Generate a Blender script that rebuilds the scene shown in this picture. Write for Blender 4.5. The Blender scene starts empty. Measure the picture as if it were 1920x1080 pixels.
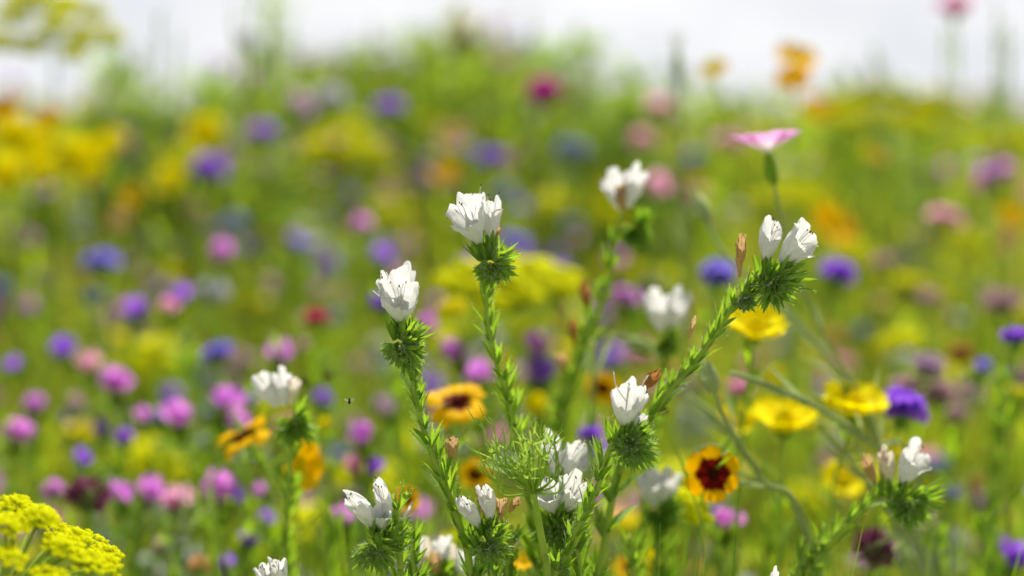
import bpy, math, random
import numpy as np
from mathutils import Vector, Matrix, noise, Quaternion

R = math.radians
random.seed(7)
rng = np.random.default_rng(7)
scene = bpy.context.scene
col = scene.collection

# ------------------------------------------------------------------ camera
CAM_Z = 0.60
PITCH = math.atan(340 / 2666.7)
FX = 2666.7
cam_d = bpy.data.cameras.new('camera')
cam = bpy.data.objects.new('camera', cam_d)
col.objects.link(cam)
cam.location = (0, 0, CAM_Z)
cam.rotation_euler = (R(90) - PITCH, 0, 0)
cam_d.lens = 50
cam_d.sensor_width = 36
cam_d.clip_start = 0.01
cam_d.clip_end = 1000
cam_d.dof.use_dof = True
cam_d.dof.focus_distance = 0.53
cam_d.dof.aperture_fstop = 3.2
scene.camera = cam
CR = cam.rotation_euler.to_matrix()
CL = Vector(cam.location)


def at(x, y, d=0.53):
    return CL + CR @ Vector(((x - 960) / FX * d, -(y - 540) / FX * d, -d))


RIGHT = Vector((1, 0, 0))
UP = Vector((0, 0, 1))
FRONT = Vector((0, -1, 0))            # towards the camera

# ------------------------------------------------------------------ world, sun, exposure
SUN_EL, SUN_AZ = 50.0, 16.0           # azimuth from +Y (ahead of the camera) towards +X
w = bpy.data.worlds.new('World')
scene.world = w
w.use_nodes = True
nt = w.node_tree
nt.nodes.clear()
out = nt.nodes.new('ShaderNodeOutputWorld')
bg = nt.nodes.new('ShaderNodeBackground')
sky = nt.nodes.new('ShaderNodeTexSky')
sky.sky_type = 'NISHITA'
sky.sun_disc = False
sky.sun_elevation = R(SUN_EL)
sky.sun_rotation = R(SUN_AZ)
tc = nt.nodes.new('ShaderNodeTexCoord')
sep = nt.nodes.new('ShaderNodeSeparateXYZ')
nt.links.new(tc.outputs['Generated'], sep.inputs[0])
cn = nt.nodes.new('ShaderNodeTexNoise')
cn.inputs['Scale'].default_value = 3.2
cn.inputs['Detail'].default_value = 6
mp = nt.nodes.new('ShaderNodeMapping')
mp.inputs['Scale'].default_value = (1, 1, 2.4)
nt.links.new(tc.outputs['Generated'], mp.inputs[0])
nt.links.new(mp.outputs[0], cn.inputs['Vector'])
cover = nt.nodes.new('ShaderNodeMapRange')     # thin cloud: dense low down, broken overhead
cover.inputs['From Min'].default_value = 0.0
cover.inputs['From Max'].default_value = 0.75
cover.inputs['To Min'].default_value = 0.62
cover.inputs['To Max'].default_value = 0.0
nt.links.new(sep.outputs['Z'], cover.inputs['Value'])
addc = nt.nodes.new('ShaderNodeMath')
addc.operation = 'ADD'
nt.links.new(cn.outputs['Fac'], addc.inputs[0])
nt.links.new(cover.outputs[0], addc.inputs[1])
cr = nt.nodes.new('ShaderNodeMapRange')
cr.inputs['From Min'].default_value = 0.50
cr.inputs['From Max'].default_value = 1.02
nt.links.new(addc.outputs[0], cr.inputs['Value'])
mix = nt.nodes.new('ShaderNodeMix')
mix.data_type = 'RGBA'
mix.inputs['B'].default_value = (7.5, 7.65, 8.15, 1)
nt.links.new(cr.outputs[0], mix.inputs['Factor'])
c2n = nt.nodes.new('ShaderNodeTexNoise')
c2n.inputs['Scale'].default_value = 9
c2n.inputs['Detail'].default_value = 5
nt.links.new(mp.outputs[0], c2n.inputs['Vector'])
c2r = nt.nodes.new('ShaderNodeMapRange')
c2r.inputs['From Min'].default_value = 0.35
c2r.inputs['From Max'].default_value = 0.65
nt.links.new(c2n.outputs['Fac'], c2r.inputs['Value'])
ccl = nt.nodes.new('ShaderNodeMix')
ccl.data_type = 'RGBA'
ccl.inputs['A'].default_value = (7.1, 7.3, 7.7, 1)
ccl.inputs['B'].default_value = (8.8, 8.8, 8.95, 1)
nt.links.new(c2r.outputs[0], ccl.inputs['Factor'])
nt.links.new(ccl.outputs['Result'], mix.inputs['B'])
nt.links.new(sky.outputs[0], mix.inputs['A'])
nt.links.new(mix.outputs['Result'], bg.inputs['Color'])
bg.inputs['Strength'].default_value = 0.061
nt.links.new(bg.outputs[0], out.inputs[0])

sd = bpy.data.lights.new('sun', 'SUN')
sd.energy = 5.0
sd.angle = R(0.6)
sd.color = (1.0, 0.955, 0.87)
sun = bpy.data.objects.new('sun', sd)
col.objects.link(sun)
sdir = Vector((math.sin(R(SUN_AZ)) * math.cos(R(SUN_EL)), math.cos(R(SUN_AZ)) * math.cos(R(SUN_EL)), math.sin(R(SUN_EL))))
sun.rotation_euler = sdir.to_track_quat('Z', 'Y').to_euler()

scene.view_settings.view_transform = 'Standard'
scene.view_settings.look = 'None'
scene.view_settings.gamma = 1
scene.view_settings.use_curve_mapping = False
scene.view_settings.exposure = 0.90
scene.render.engine = 'CYCLES'
scene.cycles.use_denoising = True
scene.cycles.max_bounces = 8
scene.cycles.transmission_bounces = 4
scene.cycles.diffuse_bounces = 4
scene.cycles.sample_clamp_indirect = 6


# ------------------------------------------------------------------ materials
def lin(r, g, b):
    f = lambda c: (c / 255 / 12.92) if c / 255 <= 0.04045 else ((c / 255 + 0.055) / 1.055) ** 2.4
    return (f(r), f(g), f(b), 1)


def sheet_mat(name, c1, c2, transl=0.4, tcol=None, rough=0.6, scale=300, spec=0.03, rand=0.25, veins=None):
    """thin organic sheet: diffuse/gloss with light passing through it"""
    m = bpy.data.materials.new(name)
    m.use_nodes = True
    n, l = m.node_tree.nodes, m.node_tree.links
    n.clear()
    o = n.new('ShaderNodeOutputMaterial')
    p = n.new('ShaderNodeBsdfPrincipled')
    t = n.new('ShaderNodeBsdfTranslucent')
    mx = n.new('ShaderNodeMixShader')
    mx.inputs[0].default_value = transl
    nz = n.new('ShaderNodeTexNoise')
    nz.inputs['Scale'].default_value = scale
    nz.inputs['Detail'].default_value = 3
    tcn = n.new('ShaderNodeTexCoord')
    l.new(tcn.outputs['Object'], nz.inputs['Vector'])
    oi = n.new('ShaderNodeObjectInfo')
    ma = n.new('ShaderNodeMath')
    ma.operation = 'MULTIPLY_ADD'
    l.new(oi.outputs['Random'], ma.inputs[0])
    ma.inputs[1].default_value = rand
    l.new(nz.outputs['Fac'], ma.inputs[2])
    rmp = n.new('ShaderNodeMapRange')
    rmp.inputs['From Min'].default_value = 0.3
    rmp.inputs['From Max'].default_value = 0.7 + rand
    l.new(ma.outputs[0], rmp.inputs['Value'])
    cm = n.new('ShaderNodeMix')
    cm.data_type = 'RGBA'
    cm.inputs['A'].default_value = c1
    cm.inputs['B'].default_value = c2
    l.new(rmp.outputs[0], cm.inputs['Factor'])
    src = cm.outputs['Result']
    if veins:
        uv = n.new('ShaderNodeUVMap')
        sp = n.new('ShaderNodeSeparateXYZ')
        l.new(uv.outputs[0], sp.inputs[0])
        wv = n.new('ShaderNodeMath')
        wv.operation = 'MULTIPLY'
        wv.inputs[1].default_value = veins[0]
        l.new(sp.outputs['X'], wv.inputs[0])
        sn = n.new('ShaderNodeMath')
        sn.operation = 'SINE'
        l.new(wv.outputs[0], sn.inputs[0])
        mr = n.new('ShaderNodeMapRange')
        mr.inputs['From Min'].default_value = 0.75
        mr.inputs['From Max'].default_value = 1.0
        mr.inputs['To Max'].default_value = veins[1]
        l.new(sn.outputs[0], mr.inputs['Value'])
        c3 = n.new('ShaderNodeMix')
        c3.data_type = 'RGBA'
        c3.inputs['B'].default_value = veins[2]
        l.new(mr.outputs[0], c3.inputs['Factor'])
        l.new(src, c3.inputs['A'])
        src = c3.outputs['Result']
        bp = n.new('ShaderNodeBump')
        bp.inputs['Strength'].default_value = 0.35
        bp.inputs['Distance'].default_value = 0.0003
        l.new(sn.outputs[0], bp.inputs['Height'])
        l.new(bp.outputs[0], p.inputs['Normal'])
    l.new(src, p.inputs['Base Color'])
    p.inputs['Roughness'].default_value = rough
    p.inputs['Specular IOR Level'].default_value = spec
    if tcol:
        tm = n.new('ShaderNodeMix')
        tm.data_type = 'RGBA'
        tm.blend_type = 'MULTIPLY'
        tm.inputs['Factor'].default_value = 1
        tm.inputs['B'].default_value = tcol
        l.new(src, tm.inputs['A'])
        l.new(tm.outputs['Result'], t.inputs['Color'])
    else:
        l.new(src, t.inputs['Color'])
    l.new(p.outputs[0], mx.inputs[1])
    l.new(t.outputs[0], mx.inputs[2])
    l.new(mx.outputs[0], o.inputs[0])
    return m


def two_tone_mat(name, inner, outer, a, b, transl=0.35):
    """petal whose base patch differs from its tip; UV y runs from base to tip"""
    m = sheet_mat(name, inner, outer, transl)
    n, l = m.node_tree.nodes, m.node_tree.links
    uv = n.new('ShaderNodeUVMap')
    sp = n.new('ShaderNodeSeparateXYZ')
    l.new(uv.outputs[0], sp.inputs[0])
    nz = [x for x in n if x.type == 'TEX_NOISE'][0]
    ad = n.new('ShaderNodeMath')
    ad.operation = 'MULTIPLY_ADD'
    ad.inputs[1].default_value = 0.25
    l.new(nz.outputs['Fac'], ad.inputs[0])
    l.new(sp.outputs['Y'], ad.inputs[2])
    rm = [x for x in n if x.type == 'MAP_RANGE'][0]
    rm.inputs['From Min'].default_value = a + 0.125
    rm.inputs['From Max'].default_value = b + 0.125
    for lk in list(rm.inputs['Value'].links):
        l.remove(lk)
    l.new(ad.outputs[0], rm.inputs['Value'])
    return m


M = {}
YG = (1.6, 1.45, 0.5, 1)
M['leaf'] = sheet_mat('herb_leaf', (0.11, 0.23, 0.014, 1), (0.24, 0.38, 0.03, 1), 0.47, YG, scale=160, spec=.25, veins=(25, 0.35, (0.13, 0.24, 0.04, 1)))
M['calyx'] = sheet_mat('calyx_green', (0.10, 0.23, 0.02, 1), (0.27, 0.42, 0.06, 1), 0.44, YG, scale=260, spec=.2, veins=(19, 0.4, (0.10, 0.2, 0.04, 1)))
M['stem'] = sheet_mat('stem_green', (0.32, 0.45, 0.06, 1), (0.44, 0.54, 0.10, 1), 0.35, None, scale=200)
M['palestem'] = sheet_mat('stem_pale', (0.28, 0.36, 0.12, 1), (0.38, 0.44, 0.2, 1), 0.3, None, scale=200)
M['hair'] = sheet_mat('bristle', (0.80, 0.84, 0.66, 1), (0.88, 0.90, 0.78, 1), 0.5, None, rough=0.3)
M['white'] = sheet_mat('white_petal', (0.66, 0.65, 0.64, 1), (0.75, 0.745, 0.74, 1), 0.44, (1, 0.99, 0.96, 1), rough=0.5, scale=500, rand=0.1, veins=(94, 0.30, (0.56, 0.55, 0.53, 1)))
M['cream'] = sheet_mat('cream_petal', (0.62, 0.52, 0.36, 1), (0.78, 0.72, 0.62, 1), 0.35, None, scale=400)
M['filament'] = sheet_mat('filament', (0.75, 0.72, 0.66, 1), (0.8, 0.78, 0.72, 1), 0.4)
M['pinkfil'] = sheet_mat('pink_filament', (0.72, 0.42, 0.40, 1), (0.75, 0.5, 0.45, 1), 0.4)
M['anther'] = sheet_mat('anther', (0.05, 0.04, 0.05, 1), (0.16, 0.10, 0.05, 1), 0.0, scale=3000)
M['dry'] = sheet_mat('withered_petal', (0.42, 0.25, 0.10, 1), (0.66, 0.47, 0.24, 1), 0.35, scale=900)
M['rust'] = sheet_mat('rusty_petal', (0.22, 0.09, 0.03, 1), (0.5, 0.24, 0.07, 1), 0.3, scale=700)
M['brown'] = sheet_mat('seed_brown', (0.10, 0.05, 0.03, 1), (0.28, 0.17, 0.10, 1), 0.0, scale=900)
M['violet'] = sheet_mat('violet_petal', (0.26, 0.1, 0.66, 1), (0.5, 0.2, 0.8, 1), 0.4, (1.15, 1.0, 1.2, 1), scale=150)
M['magenta'] = sheet_mat('magenta_violet_petal', (0.56, 0.18, 0.7, 1), (0.82, 0.38, 0.78, 1), 0.4, (1.2, 1.0, 1.1, 1), scale=150)
M['blue'] = sheet_mat('blue_violet_petal', (0.22, 0.18, 0.62, 1), (0.38, 0.30, 0.76, 1), 0.4, (1.1, 1.0, 1.2, 1), scale=150)
M['dullblue'] = sheet_mat('slate_blue_petal', (0.22, 0.27, 0.52, 1), (0.36, 0.38, 0.62, 1), 0.35, scale=150)
M['pink'] = sheet_mat('pink_petal', (0.78, 0.32, 0.52, 1), (0.86, 0.52, 0.7, 1), 0.4, (1.1, 1, 1.05, 1), scale=150)
M['palepink'] = sheet_mat('dusty_pink_petal', (0.48, 0.28, 0.34, 1), (0.66, 0.44, 0.48, 1), 0.35, scale=150)
M['fuchsia'] = sheet_mat('fuchsia_petal', (0.50, 0.01, 0.34, 1), (0.68, 0.03, 0.46, 1), 0.4, (1.1, 1, 1, 1), scale=150)
M['crimson'] = sheet_mat('crimson_petal', (0.52, 0.02, 0.12, 1), (0.68, 0.05, 0.2, 1), 0.4, scale=150)
M['maroon'] = sheet_mat('maroon_floret', (0.10, 0.02, 0.05, 1), (0.36, 0.11, 0.20, 1), 0.25, scale=400)
M['mauve'] = sheet_mat('mauve_petal', (0.46, 0.3, 0.46, 1), (0.6, 0.42, 0.55, 1), 0.35, scale=150)
M['lilac'] = sheet_mat('lilac_petal', (0.60, 0.55, 0.72, 1), (0.75, 0.72, 0.8, 1), 0.35, scale=150)
M['yellow'] = sheet_mat('yellow_petal', (0.84, 0.73, 0, 1), (0.88, 0.80, 0.0, 1), 0.38, (1.05, 1, 0.6, 1), scale=150)
M['lemon'] = sheet_mat('umbel_yellow', (0.74, 0.74, 0, 1), (0.88, 0.88, 0.01, 1), 0.35, scale=400)
M['orange'] = sheet_mat('orange_petal', (0.86, 0.44, 0, 1), (0.9, 0.60, 0.0, 1), 0.4, (1.1, 1, 0.6, 1), scale=150)
M['peach'] = sheet_mat('peach_petal', (0.66, 0.34, 0.14, 1), (0.72, 0.44, 0.22, 1), 0.4, scale=150)
M['eye'] = sheet_mat('dark_disc', (0.035, 0.006, 0.004, 1), (0.12, 0.02, 0.008, 1), 0.0, scale=900)
M['disc'] = sheet_mat('yellow_disc', (0.75, 0.58, 0.002, 1), (0.85, 0.7, 0.003, 1), 0.0, scale=900)
M['coreo'] = two_tone_mat('coreopsis_petal', (0.16, 0.006, 0.003, 1), (0.92, 0.52, 0.0, 1), 0.30, 0.44)
M['coreo_deep'] = two_tone_mat('deep_coreopsis_petal', (0.14, 0.005, 0.003, 1), (0.90, 0.45, 0.0, 1), 0.42, 0.54)
M['cockle'] = two_tone_mat('corncockle_petal', (0.85, 0.76, 0.80, 1), (0.82, 0.40, 0.78, 1), 0.25, 0.65)
M['fly'] = sheet_mat('fly_body', (0.01, 0.01, 0.012, 1), (0.03, 0.03, 0.03, 1), 0.0)
M['wing'] = sheet_mat('fly_wing', (0.2, 0.2, 0.18, 1), (0.3, 0.3, 0.28, 1), 0.6)


# ------------------------------------------------------------------ helpers
class MB:
    def __init__(self):
        self.v, self.f, self.m, self.uv, self.cur = [], [], [], [], 0

    def add(self, verts, faces, uvs=None):
        b = len(self.v)
        self.v.extend(verts)
        self.uv.extend(uvs if uvs else [(0.5, 0.5)] * len(verts))
        for f in faces:
            self.f.append(tuple(i + b for i in f))
            self.m.append(self.cur)

    def grid(self, rows, uvs=None, close=False):
        nr, nc = len(rows), len(rows[0])
        vs = [p for r in rows for p in r]
        fs = []
        for j in range(nr - 1):
            for i in range(nc if close else nc - 1):
                k = (i + 1) % nc
                fs.append((j * nc + i, j * nc + k, (j + 1) * nc + k, (j + 1) * nc + i))
        us = [p for r in uvs for p in r] if uvs else None
        self.add(vs, fs, us)

    def tube(self, pts, rad, n=6, cap=True):
        if not hasattr(rad, '__len__'):
            rad = [rad] * len(pts)
        rows, uvs = [], []
        ref = None
        for i, p in enumerate(pts):
            a = pts[max(i - 1, 0)]
            b = pts[min(i + 1, len(pts) - 1)]
            t = (b - a).normalized()
            if ref is None:
                ref = t.orthogonal().normalized()
            ref = (ref - t * ref.dot(t)).normalized()
            s = t.cross(ref)
            rows.append([p + (ref * math.cos(q) + s * math.sin(q)) * rad[i] for q in [2 * math.pi * k / n for k in range(n)]])
            uvs.append([(k / n, i / max(1, len(pts) - 1)) for k in range(n)])
        self.grid(rows, uvs, True)
        if cap:
            b = len(self.v) - n
            self.f.append(tuple(range(b, b + n)))
            self.m.append(self.cur)

    def leaf(self, base, d, nrm, L, W, curve=0.2, fold=0.35, seg=5, peak=0.4):
        d = d.normalized()
        s = d.cross(nrm)
        if s.length < 1e-6:
            s = d.orthogonal()
        s.normalize()
        nn = s.cross(d).normalized()
        rows, uvs = [], []
        for j in range(seg + 1):
            t = j / seg
            c = base + d * (t * L * (1 - 0.25 * abs(curve) * t)) + nn * (curve * L * t * t)
            x = t ** (math.log(0.5) / math.log(peak))
            ww = W * 0.5 * max(0.03, math.sin(math.pi * min(1, max(0, x)))) ** 0.8 if j < seg else W * 0.02
            if j == 0:
                ww = W * 0.22
            rows.append([c - s * ww + nn * ww * fold, c, c + s * ww + nn * ww * fold])
            uvs.append([(0, t), (0.5, t), (1, t)])
        self.grid(rows, uvs)

    def hair(self, p, d, L, r):
        d = d.normalized()
        a = d.orthogonal().normalized() * r
        b = d.cross(a)
        self.add([p + a, p - a * 0.5 + b * 0.87, p - a * 0.5 - b * 0.87, p + d * L], [(0, 1, 3), (1, 2, 3), (2, 0, 3)])

    def ball(self, c, r, n=6, m=4, sq=(1, 1, 1), jit=0.0):
        rows = []
        for j in range(m + 1):
            th = math.pi * j / m
            row = []
            for i in range(n):
                ph = 2 * math.pi * i / n
                k = r * (1 + random.uniform(-jit, jit))
                row.append(c + Vector((math.sin(th) * math.cos(ph) * k * sq[0], math.sin(th) * math.sin(ph) * k * sq[1], math.cos(th) * k * sq[2])))
            rows.append(row)
        self.grid(rows, None, True)

    def mesh(self, name, mats, off=None):
        me = bpy.data.meshes.new(name)
        vs = [tuple(p - off) for p in self.v] if off is not None else [tuple(p) for p in self.v]
        me.from_pydata(vs, [], self.f)
        if not isinstance(mats, (list, tuple)):
            mats = [mats]
        for m in mats:
            me.materials.append(M[m] if isinstance(m, str) else m)
        me.polygons.foreach_set('material_index', self.m)
        me.polygons.foreach_set('use_smooth', [True] * len(self.f))
        uvl = me.uv_layers.new(name='UVMap')
        idx = np.empty(len(me.loops), dtype=np.int32)
        me.loops.foreach_get('vertex_index', idx)
        uvl.data.foreach_set('uv', np.array(self.uv, dtype=np.float32)[idx].ravel())
        me.update()
        return me

    def build(self, name, mats, parent=None, root=None):
        off = root.location if root is not None else (Vector((0, 0, 0)))
        o = bpy.data.objects.new(name, self.mesh(name, mats, off))
        col.objects.link(o)
        if parent is not None:
            o.parent = parent
        return o


def tag(o, label, cat, group=None, kind=None):
    if label:
        o['label'] = label
    if cat:
        o['category'] = cat
    if group:
        o['group'] = group
    if kind:
        o['kind'] = kind
    return o


def thing(name, loc, label, cat, group=None):
    o = bpy.data.objects.new(name, None)
    o.empty_display_size = 0.02
    col.objects.link(o)
    o.location = loc
    return tag(o, label, cat, group)


def put(name, me, loc, parent, root_loc, rot=None, sc=1.0):
    o = bpy.data.objects.new(name, me)
    col.objects.link(o)
    o.parent = parent
    o.location = Vector(loc) - Vector(root_loc)
    if rot is not None:
        o.rotation_euler = rot
    o.scale = (sc, sc, sc)
    return o


def smooth_path(pts, n):
    """Catmull-Rom through pts"""
    P = [pts[0] * 2 - pts[1]] + list(pts) + [pts[-1] * 2 - pts[-2]]
    res = []
    seg = len(pts) - 1
    for k in range(n + 1):
        u = k / n * seg
        i = min(int(u), seg - 1)
        t = u - i
        a, b, c, d = P[i], P[i + 1], P[i + 2], P[i + 3]
        res.append(0.5 * ((2 * b) + (c - a) * t + (2 * a - 5 * b + 4 * c - d) * t * t + (3 * b - a - 3 * c + d) * t ** 3))
    return res


def sst(a, b, x):
    t = min(1, max(0, (x - a) / (b - a)))
    return t * t * (3 - 2 * t)


def ground_z(x, y):
    return 0.19 * sst(0.6, 3.0, y) + 0.012 * math.sin(x * 2.1 + 1) * math.cos(y * 1.7) + (0.25 * sst(20, 120, y) if y > 20 else 0)


# ------------------------------------------------------------------ ground
def make_ground():
    mb = MB()
    ys = [-3, -1.5, -0.5, 0, .3, .6, .9, 1.2, 1.5, 1.8, 2.1, 2.5, 3, 4, 5, 6.5, 8, 10, 13, 17, 22, 30, 40, 60, 90, 130, 200, 320]
    xs = [-300, -120, -50, -25, -12, -6, -4, -3, -2.4, -1.8, -1.2, -.8, -.4, 0, .4, .8, 1.2, 1.8, 2.4, 3, 4, 6, 12, 25, 50, 120, 300]
    mb.grid([[Vector((x, y, ground_z(x, y))) for x in xs] for y in ys])
    m = bpy.data.materials.new('meadow_soil')
    m.use_nodes = True
    n, l = m.node_tree.nodes, m.node_tree.links
    p = n['Principled BSDF']
    p.inputs['Roughness'].default_value = 0.95
    t = n.new('ShaderNodeTexCoord')
    nz = n.new('ShaderNodeTexNoise')
    nz.inputs['Scale'].default_value = 9
    nz.inputs['Detail'].default_value = 8
    l.new(t.outputs['Object'], nz.inputs['Vector'])
    rp = n.new('ShaderNodeValToRGB')
    rp.color_ramp.elements[0].position = 0.35
    rp.color_ramp.elements[0].color = (0.12, 0.12, 0.04, 1)
    rp.color_ramp.elements[1].position = 0.62
    rp.color_ramp.elements[1].color = (0.26, 0.32, 0.04, 1)
    l.new(nz.outputs['Fac'], rp.inputs[0])
    l.new(rp.outputs[0], p.inputs['Base Color'])
    bp = n.new('ShaderNodeBump')
    bp.inputs['Distance'].default_value = 0.02
    l.new(nz.outputs['Fac'], bp.inputs['Height'])
    l.new(bp.outputs[0], p.inputs['Normal'])
    o = mb.build('ground', m)
    tag(o, 'green meadow ground under the wildflowers', None, kind='structure')


make_ground()


# ------------------------------------------------------------------ massed greenery (stuff)
def np_mesh(name, V, F, mats, midx=None, smooth=True):
    me = bpy.data.meshes.new(name)
    me.vertices.add(len(V))
    me.vertices.foreach_set('co', V.astype(np.float32).ravel())
    me.loops.add(F.size)
    me.loops.foreach_set('vertex_index', F.astype(np.int32).ravel())
    me.polygons.add(len(F))
    me.polygons.foreach_set('loop_start', np.arange(0, F.size, F.shape[1], dtype=np.int32))
    me.polygons.foreach_set('loop_total', np.full(len(F), F.shape[1], dtype=np.int32))
    for m in mats:
        me.materials.append(m)
    if midx is not None:
        me.polygons.foreach_set('material_index', midx.astype(np.int32))
    me.polygons.foreach_set('use_smooth', np.ones(len(F), dtype=bool))
    me.update(calc_edges=True)
    o = bpy.data.objects.new(name, me)
    col.objects.link(o)
    return o


def green_mat(name, ca, cb, cc, transl, tc_, sc=7.0):
    m = sheet_mat(name, ca, cb, transl, tc_, scale=sc, rand=0.0)
    n, l = m.node_tree.nodes, m.node_tree.links
    nz = [x for x in n if x.type == 'TEX_NOISE'][0]
    fine = n.new('ShaderNodeTexNoise')
    fine.inputs['Scale'].default_value = 22
    l.new([x for x in n if x.type == 'TEX_COORD'][0].outputs['Object'], fine.inputs['Vector'])
    cm = [x for x in n if x.type == 'MIX' and x.blend_type == 'MIX'][0]
    m2 = n.new('ShaderNodeMix')
    m2.data_type = 'RGBA'
    m2.inputs['B'].default_value = cc
    rr = n.new('ShaderNodeMapRange')
    rr.inputs['From Min'].default_value = 0.45
    rr.inputs['From Max'].default_value = 0.68
    l.new(fine.outputs['Fac'], rr.inputs['Value'])
    l.new(rr.outputs[0], m2.inputs['Factor'])
    tgt = [lk.to_socket for lk in cm.outputs['Result'].links]
    l.new(cm.outputs['Result'], m2.inputs['A'])
    for t in tgt:
        l.new(m2.outputs['Result'], t)
    return m


GM1 = green_mat('meadow_green', (0.14, 0.27, 0.03, 1), (0.43, 0.47, 0.05, 1), (0.05, 0.14, 0.03, 1), 0.48, (1.35, 1.5, 0.7, 1))
GM2 = green_mat('meadow_straw', (0.42, 0.46, 0.07, 1), (0.58, 0.54, 0.12, 1), (0.34, 0.44, 0.04, 1), 0.4, (1.3, 1.2, 0.7, 1))
GM5 = green_mat('meadow_tan', (0.40, 0.26, 0.12, 1), (0.52, 0.38, 0.18, 1), (0.22, 0.12, 0.06, 1), 0.3, (1.2, 1.1, 0.9, 1))
GM4 = green_mat('meadow_olive', (0.09, 0.14, 0.008, 1), (0.30, 0.31, 0.01, 1), (0.05, 0.11, 0.01, 1), 0.45, (1.5, 1.4, 0.6, 1))
GM3 = green_mat('meadow_lime', (0.32, 0.50, 0.02, 1), (0.54, 0.60, 0.015, 1), (0.18, 0.40, 0.03, 1), 0.5, (1.4, 1.3, 0.6, 1))


def canopy(x, y):
    """height of the greenery above the ground at a spot (numpy arrays)"""
    h = 0.285 + 0.05 * np.clip((y - 0.7) / 1.2, 0, 1) + 0.05 * np.clip((y - 1.8) / 1.5, 0, 1)
    h = h + 0.03 * np.sin(x * 5.3 + y * 2.2) * np.cos(y * 3.1 - x * 1.3) + 0.02 * np.sin(x * 11.0 + 2)
    h = h + 0.145 * np.exp(-((x / np.maximum(y, .1) + 0.062) / 0.14) ** 2) * np.clip((y - 1.9) / 1.0, 0, 1) * np.where(y < 8, 1, 1.0)
    return h


gz = np.vectorize(ground_z)


def scatter(n, y0, y1, spread=0.50, power=1.0, x_extra=0.35):
    u = rng.random(n)
    y = y0 * (y1 / y0) ** u if power == 0 else y0 + (y1 - y0) * u ** power
    x = (rng.random(n) * 2 - 1) * (y * spread + x_extra)
    return x, y


def blades(n, y0, y1, hfac, wid, power=0, lean=0.25):
    x, y = scatter(n, y0, y1, power=power)
    h = canopy(x, y) * hfac * rng.uniform(0.55, 1.05, n)
    az = rng.uniform(0, 2 * math.pi, n)
    ln = h * lean * rng.uniform(0.1, 1.4, n)
    faz = rng.uniform(0, math.pi, n)
    wd = wid * rng.uniform(0.6, 1.4, n) * (1 + 0.25 * y)
    z0 = gz(x, y)
    S = 4
    V = np.zeros((n, S + 1, 2, 3))
    for j in range(S + 1):
        t = j / S
        cx = x + np.cos(az) * ln * t ** 2
        cy = y + np.sin(az) * ln * t ** 2
        cz = z0 + h * (t - 0.12 * t * t)
        ww = wd * (1 - t ** 2.2) * 0.5 + 0.0001
        for k, sgn in enumerate((-1, 1)):
            V[:, j, k, 0] = cx + np.cos(faz) * ww * sgn
            V[:, j, k, 1] = cy + np.sin(faz) * ww * sgn
            V[:, j, k, 2] = cz
    base = (np.arange(n) * (S + 1) * 2)[:, None]
    F = np.concatenate([np.stack([base[:, 0] + 2 * j, base[:, 0] + 2 * j + 1, base[:, 0] + 2 * j + 3, base[:, 0] + 2 * j + 2], 1) for j in range(S)], 0)
    return V.reshape(-1, 3), F


def merge(parts):
    Vs, Fs, Ms, b = [], [], [], 0
    for V, F, mi in parts:
        Vs.append(V)
        Fs.append(F + b)
        Ms.append(np.full(len(F), mi))
        b += len(V)
    return np.concatenate(Vs), np.concatenate(Fs), np.concatenate(Ms)


def leaf_template(nleaf, H, L, W, seed, stemr=0.0011):
    """upright shoot with lance-shaped leaves; all quads"""
    r = random.Random(seed)
    mb = MB()
    p = [Vector((0.01 * math.sin(k * 1.1 + seed), 0.01 * math.cos(k * 1.7 + seed), H * k / 5)) * (1 if k else 0) for k in range(6)]
    mb.tube(p, [stemr * (1 - 0.1 * k) for k in range(6)], 4, cap=False)
    for k in range(nleaf):
        t = 0.15 + 0.85 * k / nleaf
        q = smooth_path(p, 20)[min(20, int(t * 20))]
        a = k * 2.4 + r.uniform(-.5, .5)
        el = r.uniform(0.5, 1.15)
        d = Vector((math.cos(a) * math.cos(el), math.sin(a) * math.cos(el), math.sin(el)))
        s = 1 - 0.45 * t
        mb.leaf(q, d, UP, L * s * r.uniform(.7, 1.2), W * s, r.uniform(-.35, .25), 0.3, 3)
    F = np.array([f for f in mb.f if len(f) == 4])
    return np.array([tuple(v) for v in mb.v]), F


def replicate(tv, tf, n, y0, y1, hfac, H, power=0, smin=0.75, smax=1.05, x_extra=0.35):
    x, y = scatter(n, y0, y1, power=power, x_extra=x_extra)
    s = canopy(x, y) * hfac * rng.uniform(smin, smax, n) / H
    az = rng.uniform(0, 2 * math.pi, n)
    c, sn = np.cos(az), np.sin(az)
    V = np.empty((n, len(tv), 3))
    tx = rng.normal(0, 0.10, n)
    ty = rng.normal(0, 0.10, n)
    V[:, :, 0] = (c[:, None] * tv[None, :, 0] - sn[:, None] * tv[None, :, 1] + tx[:, None] * tv[None, :, 2]) * s[:, None] + x[:, None]
    V[:, :, 1] = (sn[:, None] * tv[None, :, 0] + c[:, None] * tv[None, :, 1] + ty[:, None] * tv[None, :, 2]) * s[:, None] + y[:, None]
    V[:, :, 2] = tv[None, :, 2] * s[:, None] + gz(x, y)[:, None]
    F = (tf[None] + (np.arange(n) * len(tv))[:, None, None]).reshape(-1, 4)
    return V.reshape(-1, 3), F


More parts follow.
